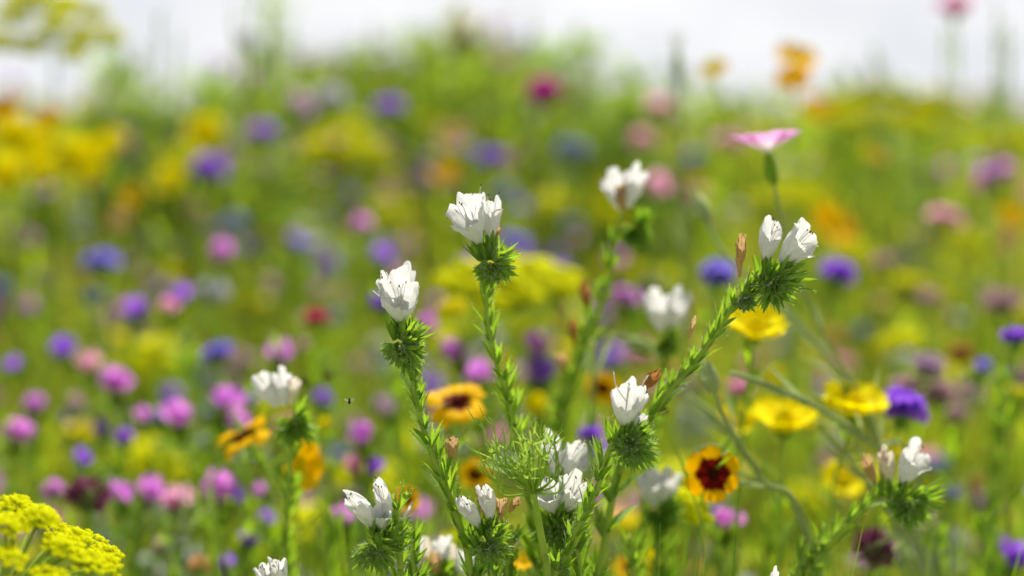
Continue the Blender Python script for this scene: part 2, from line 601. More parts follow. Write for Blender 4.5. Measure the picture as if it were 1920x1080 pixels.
def make_greenery():
    a = blades(17000, 0.62, 7.0, 1.0, 0.0022)
    b = blades(15000, 0.8, 7.0, 1.18, 0.0016, lean=0.35)
    c = blades(22000, 6.0, 45.0, 1.0, 0.006)
    e = blades(1600, 0.8, 4.0, 1.15, 0.0022, lean=0.6)
    V, F, mi = merge([a + (0,), b + (1,), c + (0,), e + (2,)])
    o = np_mesh('meadow_grass', V, F, [GM1, GM2, GM5], mi)
    tag(o, 'dense yellow-green grass between the wildflower stems', 'grass', kind='stuff')
    parts = []
    for k in range(5):
        tv, tf = leaf_template(20 + 3 * k, 0.33, 0.045 + 0.006 * (k % 3), 0.010 + 0.003 * (k % 2), 40 + k)
        parts.append(replicate(tv, tf, 560, 0.72, 6.5, 1.02, 0.33) + ((0, 2, 0, 1, 2)[k],))
    tv, tf = leaf_template(30, 0.33, 0.055, 0.014, 77)
    V, F = replicate(tv, tf, 2600, 2.9, 5.2, 1.04, 0.33, smin=0.85)
    keep = np.abs(V[:, 0] / V[:, 1] + 0.062).reshape(-1, len(tv)).mean(1) < 0.16      # the taller, denser patch left of the middle
    V = V.reshape(-1, len(tv), 3)[keep].reshape(-1, 3)
    F = (tf[None] + (np.arange(int(keep.sum())) * len(tv))[:, None, None]).reshape(-1, 4)
    parts.append((V, F, 3))
    tv, tf = leaf_template(16, 0.33, 0.07, 0.02, 91)
    parts.append(replicate(tv, tf, 900, 6.0, 30.0, 1.05, 0.33) + (0,))
    V, F, mi = merge(parts)
    o = np_mesh('meadow_foliage', V, F, [GM1, GM2, GM3, GM4], mi)
    tag(o, 'massed leafy shoots filling the meadow behind the white spikes', 'foliage', kind='stuff')


make_greenery()


# ------------------------------------------------------------------ flower geometry
def corolla(mb, base, d, front, L, W, seed, nu=40, nt=12, flare=0.25, hood=0.15, crumple=1.0, notch=0.17, slant=0.2):
    d = d.normalized()
    f = (front - d * front.dot(d)).normalized()
    s = d.cross(f)
    rows, uvs = [], []
    lob = [random.Random(seed * 13 + k).uniform(0.86, 1.08) for k in range(5)]
    for j in range(nt + 1):
        t = j / nt
        row, ur = [], []
        for i in range(nu):
            ph = 2 * math.pi * i / nu
            lobe = abs(math.cos(2.5 * ph)) ** 0.42
            li = int(((ph + math.pi / 5) % (2 * math.pi)) / (2 * math.pi / 5)) % 5
            cut = 1 - notch * (1 - lobe) * sst(0.35, 1.0, t)
            Lp = L * ((1 - slant) + slant * math.cos(ph)) * cut * (1 + (lob[li] - 1) * sst(0.5, 1, t))
            rr = W / 2 * (0.15 + 0.80 * sst(-0.25, 0.72, t)) + W / 2 * flare * lobe * sst(0.7, 1.0, t)
            rr *= 1 - 0.10 * (1 - lobe) * sst(0.3, 1, t)
            z = t * Lp
            back = 0.5 + 0.5 * math.cos(ph)
            p = base + d * z + (-f * math.cos(ph) * 0.82 + s * math.sin(ph)) * rr
            p += f * (hood * L * back * t ** 3) + f * (0.06 * L * t * t)
            nz = noise.noise_vector(Vector((ph * 1.3 * math.cos(0.3), t * 3.0, seed * 3.7)) + Vector((math.cos(ph), math.sin(ph), 0)))
            n2 = noise.noise_vector(Vector((math.cos(ph) * 4, math.sin(ph) * 4, t * 6 + seed)))
            p += nz * (0.0011 * crumple * t * W / 0.014) + n2 * (0.0005 * crumple * t * W / 0.014)
            row.append(p)
            ur.append((i / nu, t))
        rows.append(row)
        uvs.append(ur)
    mb.grid(rows, uvs, True)


def calyx(mb, hb, base, d, L, spread, n=5, W=0.0013, hairs=7, rnd=random):
    d = d.normalized()
    a = d.orthogonal().normalized()
    b = d.cross(a)
    o = rnd.uniform(0, 6)
    for k in range(n):
        q = o + 2 * math.pi * k / n
        rad = a * math.cos(q) + b * math.sin(q)
        dd = (d + rad * spread * rnd.uniform(.7, 1.3)).normalized()
        LL = L * rnd.uniform(.82, 1.12)
        bs = base + rad * W * 0.5
        cv = rnd.uniform(-.12, .12) - spread * 0.12
        mb.leaf(bs, dd, -rad, LL, W * rnd.uniform(.85, 1.2), -cv, 0.5, 5, 0.42)
        if hb:
            sd = dd.cross(-rad).normalized()
            for h in range(hairs):
                t = rnd.uniform(0.05, 1.0)
                side = rnd.choice((-1, 1))
                ww = W * 0.45 * math.sin(math.pi * t ** 0.75)
                p = bs + dd * LL * t * 0.97 + sd * side * ww + rad * 0.0001
                hb.hair(p, sd * side + dd * rnd.uniform(.3, 1.0) + rad * rnd.uniform(-.3, .9), rnd.uniform(.0009, .0022), 0.000055)


def cyme(mb, hb, c, rx, ry, seed, n=13, Ls=0.0085, hairs=7, turn=0.0):
    """coiled bud cluster: calyces radiating round a short coiled axis"""
    rnd = random.Random(seed)
    for k in range(n):
        u = k / (n - 1)
        a = R(58) - u * R(250) + turn                     # from up, round the outside, curling under
        row = (-1, 1)[k % 2]
        for depth in (0.35, 1.0) if k % 3 else (0.7,):
            el = row * depth * rnd.uniform(.35, .75)
            dv = Vector((math.cos(a) * math.cos(el), -abs(math.sin(el)) * 0.9 if rnd.random() < .72 else abs(math.sin(el)) * .9, math.sin(a) * math.cos(el)))
            dv.normalize()
            s = 1.25 - 0.6 * u
            b = c + Vector((dv.x * rx * 0.18, dv.y * rx * 0.18, dv.z * ry * 0.26))
            calyx(mb, hb, b, dv, Ls * s * rnd.uniform(.6, 1.25), 0.24, 5, 0.0019 * (0.75 + 0.35 * s), hairs, rnd)
    # younger buds facing out of the coil
    for k in range(7):
        a = rnd.uniform(0, 2 * math.pi)
        q = rnd.uniform(0.1, .75)
        dv = Vector((math.cos(a) * q, -1.0, math.sin(a) * q - 0.25)).normalized()
        b = c + Vector((dv.x * rx * .2, -rx * 0.22, dv.z * ry * .2))
        calyx(mb, hb, b, dv, Ls * 0.6, 0.3, 5, 0.0016, hairs, rnd)


def stamen(base, d, front, L, parent, root, seed, mats=('filament', 'anther')):
    rnd = random.Random(seed)
    d = d.normalized()
    f = (front - d * front.dot(d)).normalized()
    s = d.cross(f)
    off = s * rnd.uniform(-.22, .22) + f * rnd.uniform(-.02, .22)
    pts = [base + d * L * t + off * L * t + f * L * 0.10 * math.sin(t * 3.0) + (f * 0.16 * L + s * L * 0.06 * rnd.uniform(-1, 1)) * max(0, t - .72) * 3 for t in (0, .25, .5, .75, .9, 1.0)]
    mb = MB()
    mb.tube(pts, [.00016] * 6, 4)
    mb.cur = 1
    mb.ball(pts[-1], 0.00034, 6, 4, (0.75, .75, 1.35))
    o = mb.build('stamen', list(mats), parent, root)
    return o


def stem_path(px, n=26):
    """px: list of (x, y, depth) from tip to base in the photo; carried on down to the ground"""
    pts = [at(*p) for p in px]
    last = pts[-1]
    prev = pts[-2]
    dv = (last - prev)
    dv = Vector((dv.x, dv.y, 0)) / max(0.01, abs(dv.z)) if abs(dv.z) > 1e-4 else Vector((0, 0, 0))
    if dv.length > 0.5:
        dv = dv.normalized() * 0.5
    g = ground_z(last.x, last.y)
    h = last.z - g
    m1 = last + dv * h * 0.3 - UP * h * 0.45
    m2 = last + dv * h * 0.42
    m2.z = ground_z(m2.x, m2.y)
    pts += [m1, m2]
    return smooth_path(pts, n)


def bug_plant(label, stem_px, clusters, flowers, sharp=1.0, bare=0.0, name='white_bugloss', seed=1, group='white bugloss spikes', node=0.0045, side=1, leafs=True, withered=(), bl=1.0, stem_r=0.0011, lowleaves=10):
    rnd = random.Random(seed)
    path = stem_path(stem_px, 60)
    root_loc = path[-1].copy()
    T = thing(name, root_loc, label, 'flower', group)
    sb, fb, hb, cb = MB(), MB(), MB(), MB()
    n = len(path)
    sb.tube(path, [stem_r * (0.75 + 0.9 * k / n) for k in range(n)], 9)
    sb.build('stem', 'stem', T, T)
    H = int(8 * sharp)
    # fruiting calyces + bracts along the flowering axis
    acc, k = 0.0, 0
    total = 0.0
    for i in range(1, n):
        sg = (path[i] - path[i - 1]).length
        acc += sg
        total += sg
        tdir = (path[i - 1] - path[i]).normalized()
        if total > 0.30:
            break
        if sharp > 0:
            for _ in range(int(sg / 0.0045 * 5 * sharp)):
                q = rnd.uniform(0, 2 * math.pi)
                aa = tdir.orthogonal().normalized()
                bb = tdir.cross(aa)
                rd = aa * math.cos(q) + bb * math.sin(q)
                p = path[i].lerp(path[i - 1], rnd.random()) + rd * stem_r * .9
                hb.hair(p, rd + tdir * rnd.uniform(-.1, .5), rnd.uniform(.0008, .002), .00006)
        while acc > node * 1.35:
            acc -= node * 1.35 * rnd.uniform(.6, 1.4)
            k += 1
            if total < bare:
                continue
            sx = tdir.cross(FRONT).normalized() * side
            q = rnd.uniform(-.9, .9)
            outd = (sx * math.cos(q) + FRONT * math.sin(q)).normalized()
            if k % 2 == 0:
                outd = (sx * rnd.uniform(.2, 1) + FRONT * rnd.uniform(-1, 1.0)).normalized()
            p = path[i] + outd * stem_r * .7
            grow = min(1.25, 0.8 + total * 4)
            if total < 0.25:
                calyx(cb, hb if sharp > 0 else None, p, tdir * 1.0 + outd * rnd.uniform(.3, .75), 0.0125 * grow * bl * rnd.uniform(.5, 1.15), 0.2, 5, 0.0018 * grow, int(6 * sharp), rnd)
            # bract on the other side
            if leafs:
                od = (-sx * rnd.uniform(.3, 1) + FRONT * rnd.uniform(-.7, .9)).normalized()
                lg = (0.010 + min(0.004, total * 0.05)) * rnd.uniform(.6, 1.25) * bl
                dd = tdir + od * rnd.uniform(.18, .45)
                fb.leaf(path[i] + od * stem_r * .6, dd, -od, lg, 0.0030 + total * .006, rnd.uniform(-.25, .1), .4, 6, .4)
                if sharp > 0:
                    for _ in range(int(10 * sharp)):
                        t = rnd.random()
                        hb.hair(path[i] + dd.normalized() * lg * t + od * (.0006 + .001 * math.sin(3.1 * t)), od + tdir * .5 + Vector((rnd.uniform(-1, 1), rnd.uniform(-1, 1), rnd.uniform(-1, 1))) * .5, rnd.uniform(.0008, .0017), .00006)
    # long leaves low on the stem
    for q in range(lowleaves):
        i = rnd.randint(int(n * .72), n - 4)
        a = rnd.uniform(0, 6.28)
        dd = Vector((math.cos(a), math.sin(a), rnd.uniform(.7, 1.6)))
        fb.leaf(path[i], dd, UP, rnd.uniform(.02, .04), rnd.uniform(.004, .006), rnd.uniform(-.4, 0), .3, 6)
    for (cx, cy, d, rx, ry, turn) in clusters:
        c = at(cx, cy, d)
        k = d / FX
        cyme(cb, hb if sharp > 0 else None, c, rx * k * .92, ry * k * .96, seed * 7 + int(cx), Ls=min(rx, ry) * k * 0.92, hairs=int(6 * sharp), turn=turn)
        # short axis joining cluster and stem
        near = min(path, key=lambda p: (p - c).length)
        ab = MB()
        ab.tube(smooth_path([near, near.lerp(c, .5) + UP * .002, c], 6), stem_r * .7, 6)
        ab.build('cyme_axis', 'stem', T, T)
    cb.build('calyx_cluster', 'calyx', T, T)
    if fb.f:
        fb.build('foliage', 'leaf', T, T)
    if hb.f:
        hb.build('hair', 'hair', T, T)
    for q, fl in enumerate(flowers):
        (bx, by), (tx, ty), W, d, opts = fl
        b, t = at(bx, by, d), at(tx, ty, d)
        lean = opts.get('lean', 0.35)           # towards the viewer
        dv = (t - b)
        L = dv.length * 1.05
        dv = dv + FRONT * L * lean
        fr = FRONT + RIGHT * opts.get('face', 0.0)
        mb = MB()
        mat = opts.get('mat', 'white')
        dry = mat in ('dry', 'rust')
        corolla(mb, b, dv, fr, L * (1 + .12 * lean) * 1.0, W * d / FX * (0.92 if not dry else .8), seed * 31 + q, 48 if sharp > .5 else 30, 14 if sharp > .5 else 9,
                flare=opts.get('flare', 0.22 if not dry else 0.0), hood=opts.get('hood', 0.10), crumple=opts.get('crumple', 1.8 if not dry else 4.5),
                notch=opts.get('notch', .16), slant=opts.get('slant', .2))
        fo = mb.build('flower' if not dry else 'withered_flower', mat, T, T)
        if dry:
            fo['label'] = 'shrivelled tan flower'
        if sharp > 0 and not dry:
            # a calyx holding the tube
            cb2 = MB()
            u_ = dv.normalized()
            calyx(cb2, None, b - u_ * .003, dv, L * .42, .30, 5, .0019, 0, rnd)
            for z in range(3):
                o_ = Vector((rnd.uniform(-1, 1), rnd.uniform(-1, .3), -.3)) * .0028
                calyx(cb2, None, b - u_ * .0065 + o_, dv.normalized() + o_ * 90, .0095, .22, 5, .0019, 0, rnd)
            cb2.build('calyx', 'calyx', fo, T)
            for z in range(opts.get('st', 4)):
                stamen(b + dv.normalized() * L * .25, dv, fr, L * rnd.uniform(.55, .82), fo, T, seed * 100 + q * 10 + z)
            if 'style' in opts:
                sx, sy = opts['style']
                e = at(sx, sy, d) + FRONT * .001
                pb = MB()
                st = b + dv.normalized() * L * .5
                pb.tube(smooth_path([st, st.lerp(e, .6) + FRONT * .002 + (st - e).normalized().cross(FRONT) * .0012, e], 8), [.00022] * 9, 5)
                pb.ball(e, .0003, 5, 3)
                pb.build('style', 'pinkfil' if opts.get('pink') else 'filament', fo, T)
    return T


W_ = {}
D = .53
bug_plant('sharp white bugloss with a three-peaked bloom on an upright hairy dark bud coil', [(773, 612, .532), (772, 668, .533), (778, 740, .533), (800, 820, .536), (835, 910, .540), (866, 1000, .545), (885, 1090, .55)],
          [(753, 648, .528, 50, 56, 0.25)],
          [((752, 602), (752, 512), 76, .527, dict(lean=.42, style=(700, 545), hood=.02, flare=.2, slant=.28)),
           ((744, 600), (720, 510), 34, .532, dict(lean=.05, face=-.8, flare=.05, st=1, style=(716, 512))),
           ((756, 600), (765, 498), 34, .533, dict(lean=.0, flare=.0, hood=-.05, st=1)),
           ((846, 862), (851, 812), 24, .538, dict(mat='dry'))], seed=3, node=.0042)
bug_plant('highest of the sharp white bugloss spikes, its bloom tilting left', [(915, 515, .552), (912, 590, .556), (925, 660, .562), (950, 740, .572), (968, 820, .582), (985, 900, .59), (1000, 1000, .60)],
          [(922, 496, .546, 42, 52, 0.15)],
          [((898, 456), (870, 377), 66, .545, dict(lean=.35, face=-.5, flare=.3, slant=.22)),
           ((902, 450), (894, 360), 34, .552, dict(lean=.0, flare=.0, st=1)),
           ((920, 452), (917, 367), 42, .548, dict(lean=.15, face=.6, flare=.02, style=(943, 393), pink=1, st=3)),
           ((930, 455), (936, 418), 14, .551, dict(mat='dry'))], seed=5, sharp=.8, node=.0055)
bug_plant('blurred white bugloss behind, two blooms at its tip with a faded tan one between', [(1165, 395, .66), (1150, 470, .66), (1132, 560, .665), (1095, 650, .67), (1065, 740, .68), (1040, 850, .69)],
          [(1190, 432, .66, 34, 48, .2)],
          [((1163, 392), (1148, 326), 48, .66, dict(lean=.2, face=-.4)), ((1178, 388), (1192, 312), 46, .66, dict(lean=.2, face=.3, flare=.1)),
           ((1168, 396), (1160, 345), 26, .655, dict(mat='dry'))], seed=8, sharp=0, node=.0065, side=-1, bare=.015)
bug_plant('long arching white bugloss with two blooms, a dry one and dark buds', [(1425, 515, .542), (1385, 560, .545), (1345, 620, .55), (1300, 685, .555), (1245, 745, .56), (1200, 810, .565), (1165, 880, .575), (1140, 980, .58)],
          [(1450, 528, .540, 54, 56, -.15), (1395, 560, .545, 26, 30, .6)],
          [((1436, 490), (1441, 414), 50, .541, dict(lean=.12, face=.6, flare=.02, style=(1461, 430))),
           ((1462, 496), (1514, 426), 66, .541, dict(lean=.15, face=.9, flare=.3, style=(1533, 462), slant=.22)),
           ((1386, 520), (1384, 436), 22, .545, dict(mat='dry')), ((1205, 735), (1236, 684), 24, .556, dict(mat='rust')), ((1292, 640), (1300, 590), 10, .55, dict(mat='dry'))], seed=11, sharp=.8, node=.0042, side=-1)
bug_plant('blurred white bugloss of two side by side blooms crossed by the arching spike', [(1248, 630, .69), (1240, 710, .69), (1225, 800, .70), (1210, 920, .71)],
          [(1246, 642, .69, 30, 34, .2)],
          [((1240, 620), (1228, 545), 50, .69, dict(lean=.2)), ((1258, 618), (1272, 548), 46, .69, dict(lean=.2, face=.4))], seed=14, sharp=0, node=.007, side=1)
bug_plant('sharp white bugloss below the arching spike, one upright bloom over dark buds', [(1160, 800, .523), (1140, 850, .523), (1118, 920, .525), (1085, 990, .527), (1050, 1070, .53), (1020, 1150, .53)],
          [(1182, 828, .520, 46, 66, -.1)],
          [((1170, 796), (1178, 706), 66, .520, dict(lean=.4, face=-.1, flare=.05, hood=.1, style=(1150, 697), slant=.25)),
           ((1192, 812), (1206, 772), 26, .522, dict(lean=.1, flare=-.1, st=0)), ((1182, 790), (1205, 725), 26, .524, dict(lean=.2, face=.8, st=1, style=(1215, 703)))], seed=17, node=.0046, side=-1)
bug_plant('sharp white bugloss low down with a pair of beaked blooms and bristly buds turned left', [(738, 925, .528), (744, 965, .528), (748, 1010, .528), (752, 1080, .53), (755, 1160, .53)],
          [(700, 1018, .524, 58, 60, .45)],
          [((705, 992), (668, 912), 48, .522, dict(lean=.25, face=-.8, hood=.3, flare=.0, style=(672, 962))),
           ((726, 985), (722, 896), 38, .524, dict(lean=.15, face=-.5, hood=.25, flare=.0, style=(706, 905))),
           ((716, 994), (718, 946), 34, .520, dict(lean=.3, flare=.1, notch=.05, st=0)), ((748, 985), (775, 938), 6, .527, dict(lean=.1, st=0, flare=0))], seed=20, node=.0046)
bug_plant('sharp small white bugloss beside the feathery umbel, two beaked blooms and tan ones behind', [(918, 1000, .528), (922, 1050, .53), (925, 1130, .53)],
          [(914, 1018, .524, 46, 52, .3)],
          [((898, 990), (874, 926), 40, .522, dict(lean=.25, face=-.7, hood=.25, flare=.0, style=(868, 960))),
           ((920, 975), (912, 902), 36, .524, dict(lean=.2, face=-.3, hood=.2, flare=.0)),
           ((908, 965), (902, 908), 24, .530, dict(mat='dry')), ((938, 975), (944, 925), 24, .530, dict(mat='dry')), ((955, 960), (972, 928), 18, .535, dict(mat='dry'))], seed=23, sharp=.9)
bug_plant('blurred white bugloss cluster at the bottom edge with many faded cream blooms', [(815, 1070, .60), (812, 1130, .60), (810, 1200, .60)],
          [(820, 1085, .60, 46, 40, .2)],
          [((785, 1065), (775, 1000), 40, .60, dict(lean=.2)), ((832, 1062), (826, 998), 38, .605, dict(lean=.2)), ((858, 1078), (876, 1030), 40, .60, dict(lean=.2, face=.6)),
           ((805, 1068), (800, 1005), 30, .61, dict(mat='cream')), ((845, 1070), (850, 1020), 30, .61, dict(mat='cream')), ((818, 1075), (812, 1030), 30, .595, dict(mat='dry'))], seed=26, sharp=0)
bug_plant('large white bugloss with four wide blooms right behind the feathery umbel', [(1048, 985, .56), (1046, 1040, .56), (1042, 1120, .56)],
          [(1040, 985, .552, 60, 56, .3)],
          [((1040, 962), (1020, 890), 62, .55, dict(lean=.3, face=-.3, flare=.3)), ((1058, 960), (1084, 885), 62, .55, dict(lean=.3, face=.3, flare=.3)),
           ((1045, 900), (1030, 815), 44, .565, dict(lean=.1, flare=.1)), ((1055, 895), (1084, 825), 46, .565, dict(lean=.1, face=.4, flare=.1))], seed=29, sharp=.5)
bug_plant('blurred white bugloss bloom directly left of the dark-eyed coreopsis', [(1235, 950, .64), (1232, 1020, .64), (1228, 1120, .64)],
          [(1236, 960, .64, 38, 40, .2)],
          [((1226, 948), (1218, 880), 52, .64, dict(lean=.2, face=-.3)), ((1246, 945), (1254, 878), 46, .64, dict(lean=.2, face=.3))], seed=32, sharp=0)
bug_plant('leaning white bugloss at the lower right with one full bloom and two half-withered', [(1665, 915, .585), (1625, 945, .585), (1575, 1000, .59), (1520, 1060, .60), (1480, 1120, .60)],
          [(1702, 938, .582, 50, 54, -.3)],
          [((1692, 905), (1716, 832), 64, .58, dict(lean=.25, face=.5, flare=.2, style=(1745, 878))), ((1668, 905), (1656, 838), 36, .583, dict(lean=.1, mat='cream', flare=0)),
           ((1640, 905), (1615, 850), 26, .585, dict(mat='dry')), ((1652, 900), (1650, 835), 18, .59, dict(mat='dry'))], seed=35, sharp=.5, node=.005, side=-1)
bug_plant('blurred white bugloss beneath the two brown seed heads', [(548, 790, .61), (545, 860, .615), (540, 940, .62), (535, 1040, .63)],
          [(550, 792, .61, 48, 52, .1)],
          [((518, 762), (492, 702), 42, .61, dict(lean=.2, face=-.5)), ((532, 760), (530, 690), 40, .61, dict(lean=.2)), ((546, 758), (556, 704), 28, .61, dict(lean=.2, mat='cream'))], seed=38, sharp=0, node=.006)
bug_plant('white bugloss of which only the two petal tips rise over the bottom edge', [(520, 1130, .55), (518, 1200, .55), (516, 1300, .55)],
          [(518, 1130, .55, 50, 50, .1)],
          [((508, 1110), (492, 1056), 32, .55, dict(lean=.1, hood=.2)), ((526, 1110), (528, 1040), 36, .55, dict(lean=.1, hood=.3, face=-.5))], seed=41, sharp=.3)
bug_plant('white bugloss bud tip peeping in at the bottom edge under the coreopsis', [(1450, 1130, .53), (1448, 1200, .53), (1446, 1300, .53)],
          [(1450, 1135, .53, 40, 44, .1)],
          [((1450, 1110), (1452, 1064), 20, .53, dict(lean=.1, flare=-.1, st=0))], seed=44, sharp=.3)


# green shoots without blooms that fill the bottom centre and right
def shoot(label, px, seed, node=.005, sharp=.3, side=1, bl=1.0, name='bugloss_shoot', fl=()):
    return bug_plant(label, px, [], fl, sharp=sharp, seed=seed, node=node, side=side, bl=bl, name=name, group='leafy shoots without bloom', lowleaves=16)


shoot('green leafy shoot under the wide white blooms', [(1075, 960, .55), (1080, 1040, .55), (1090, 1120, .55)], 61, bl=1.4)
shoot('green leafy shoot low between the umbel and the tan blooms', [(960, 985, .57), (955, 1050, .57), (950, 1120, .57)], 62, bl=1.4, sharp=0)
shoot('green leafy shoot left of the maroon scabious at the bottom', [(1545, 980, .60), (1520, 1060, .60), (1500, 1120, .60)], 63, bl=1.2, sharp=0)
shoot('blurred leafy shoot with rusty tips right of the tallest crisp spike', [(1110, 560, .68), (1095, 640, .69), (1070, 730, .70), (1055, 830, .71)], 64, sharp=0, side=-1, node=.0065,
      fl=[((1080, 650), (1072, 590), 22, .69, dict(mat='rust')), ((1105, 590), (1092, 525), 24, .68, dict(mat='rust')), ((1060, 700), (1050, 655), 20, .69, dict(mat='dry'))])
shoot('green leafy shoot below the blurred yellow flower cluster', [(1180, 1000, .60), (1185, 1060, .60), (1190, 1130, .60)], 65, bl=1.3, sharp=0)
shoot('green leafy shoot at the bottom beside the cream blooms', [(770, 985, .545), (775, 1060, .55), (780, 1120, .55)], 66, bl=1.3, sharp=.3)


shoot('tall leafy shoot near the right edge under the violet cornflower', [(1880, 690, .78), (1862, 850, .78), (1850, 1000, .78)], 67, sharp=0, bl=1.2)

for q_, (lb, x_, y_, d_) in enumerate([
        ('blurred leafy shoot directly below the dark-eyed coreopsis', 1335, 985, .70), ('blurred leafy shoot between the coreopsis and the leaning bugloss', 1450, 940, .74),
        ('blurred leafy shoot right of the maroon scabious', 1745, 985, .70), ('blurred leafy shoot left of the beaked white pair', 625, 960, .70),
        ('blurred leafy shoot halfway between the corner umbel and the beaked pair', 400, 985, .74), ('blurred leafy shoot under the blurred white bugloss bloom', 1255, 1010, .68),
        ('blurred leafy shoot at the bottom right corner', 1835, 960, .72)]):
    shoot(lb, [(x_, y_, d_), (x_ + (-1) ** q_ * 8, y_ + 60, d_), (x_ + (-1) ** q_ * 14, y_ + 120, d_)], 70 + q_, sharp=0, bl=1.5, node=.006)


# ------------------------------------------------------------------ head templates for the other flowers
def funnel_cluster(nf, seed):
    """purple bugloss head: a few funnel blooms, width about 2 cm"""
    rnd = random.Random(seed)
    p, g = MB(), MB()
    for k in range(nf):
        a = 2 * math.pi * k / nf + rnd.uniform(-.4, .4)
        d = Vector((math.cos(a) * .38, math.sin(a) * .38, 1.0))
        b = Vector((math.cos(a) * .0025, math.sin(a) * .0025, -0.008 + rnd.uniform(-.003, .002)))
        corolla(p, b, d, Vector((math.cos(a), math.sin(a), 0)), .020 * rnd.uniform(.85, 1.1), .014, seed + k, 20, 6, .25, .05)
    for k in range(28):
        a = rnd.uniform(0, 6.28)
        d = Vector((math.cos(a), math.sin(a), rnd.uniform(-.6, 1.2)))
        calyx(g, None, Vector((0, 0, -.008 - .018 * k / 28)) + d * .001, d, .009, .25, 4, .0018, 0, rnd)
    return p.mesh('bugloss_bloom', 'violet'), g.mesh('bugloss_calyx', 'calyx')


def ray_head(nr, L, W, up, seed, disc=.2, notch=True, droop=0.0, dome=.5, zj=.08, full=.7):
    """daisy-like head facing +Z, radius L"""
    rnd = random.Random(seed)
    p, c = MB(), MB()
    for k in range(nr):
        a = 2 * math.pi * k / nr + rnd.uniform(-.08, .08)
        rad = Vector((math.cos(a), math.sin(a), 0))
        tan = Vector((-math.sin(a), math.cos(a), 0))
        rows, uvs = [], []
        zz = rnd.uniform(-zj, zj)
        LL = L * rnd.uniform(.9, 1.05)
        for j in range(7):
            t = j / 6
            row, ur = [], []
            for i in range(5):
                s = (i - 2) / 2
                w = W * .5 * ((.22 if full > .5 else .45) + (.78 if full > .5 else .55) * sst(0, full, t)) * (1 - .25 * sst(.85, 1, t))
                tip = 1 - (0.10 * (1 if i in (1, 3) else 0) + (.10 if abs(s) == 1 else 0)) * sst(.8, 1, t) if notch else 1 - .25 * s * s * sst(.6, 1, t)
                rr = LL * (.12 + .88 * t) * tip
                z = LL * (up * t + zz * t - droop * t * t) + .06 * W * math.cos(s * 3.1) * t + .05 * LL * noise.noise(Vector((a * 5, t * 3, s)))
                row.append(rad * rr + tan * (s * w) + UP * z)
                ur.append((i / 4, t))
            rows.append(row)
            uvs.append(ur)
        p.grid(rows, uvs)
    R0 = L * disc
    c.ball(Vector((0, 0, up * R0 * .4)), R0 * .95, 12, 6, (1, 1, max(.25, dome * .8)))
    for k in range(70):
        q = math.sqrt(k / 70)
        a = k * 2.399
        c.ball(Vector((math.cos(a) * R0 * q, math.sin(a) * R0 * q, R0 * dome * (1 - q * q) + up * R0 * .4)), R0 * .14, 5, 3, (1, 1, 1.4))
    return p, c


def calyx_cup(r, h):
    g = MB()
    g.tube([Vector((0, 0, -h)), Vector((0, 0, -h * .8)), Vector((0, 0, -h * .3)), Vector((0, 0, 0))], [r * .25, r * .7, r, r * .8], 10)
    for k in range(10):
        a = k * .628
        g.leaf(Vector((math.cos(a) * r * .7, math.sin(a) * r * .7, -h * .4)), Vector((math.cos(a) * .6, math.sin(a) * .6, 1)), Vector((-math.cos(a), -math.sin(a), 0)), h * .8, r * .5)
    return g


def corn_head(seed):
    rnd = random.Random(seed)
    p, g = MB(), MB()
    for k in range(26):
        a = k * 2.4
        outer = k < 15
        el = rnd.uniform(.15, .6) if outer else rnd.uniform(.7, 1.4)
        d = Vector((math.cos(a) * math.cos(el), math.sin(a) * math.cos(el), math.sin(el)))
        L = .017 if outer else .010
        corolla(p, Vector((0, 0, 0)), d, UP, L * rnd.uniform(.85, 1.15), .010 if outer else .005, seed + k, 15, 5, .5, 0, 1.2, .5, .1)
    g.ball(Vector((0, 0, -.006)), .0055, 10, 6, (1, 1, 1.3))
    return p.mesh('cornflower_bloom', 'blue'), g.mesh('cornflower_calyx', 'calyx')


def ball_head(seed, r=.011, n=110, L=.006):
    rnd = random.Random(seed)
    p, g = MB(), MB()
    for k in range(n):
        z = 1 - 1.5 * k / n
        a = k * 2.399
        q = math.sqrt(max(0, 1 - z * z))
        d = Vector((q * math.cos(a), q * math.sin(a), z))
        p.leaf(d * r * .45, d + Vector((rnd.uniform(-.2, .2), rnd.uniform(-.2, .2), .2)), d.orthogonal(), L * 1.1 * rnd.uniform(.8, 1.2), .0024, rnd.uniform(-.2, .3), .8, 3, .6)
    g.ball(Vector((0, 0, -r * .2)), r * .5, 10, 6)
    for k in range(8):
        a = k * .785
        g.leaf(Vector((0, 0, -r * .5)), Vector((math.cos(a), math.sin(a), .35)), UP, r * 1.1, r * .35)
    return p.mesh('clover_bloom', 'pink'), g.mesh('clover_calyx', 'calyx')


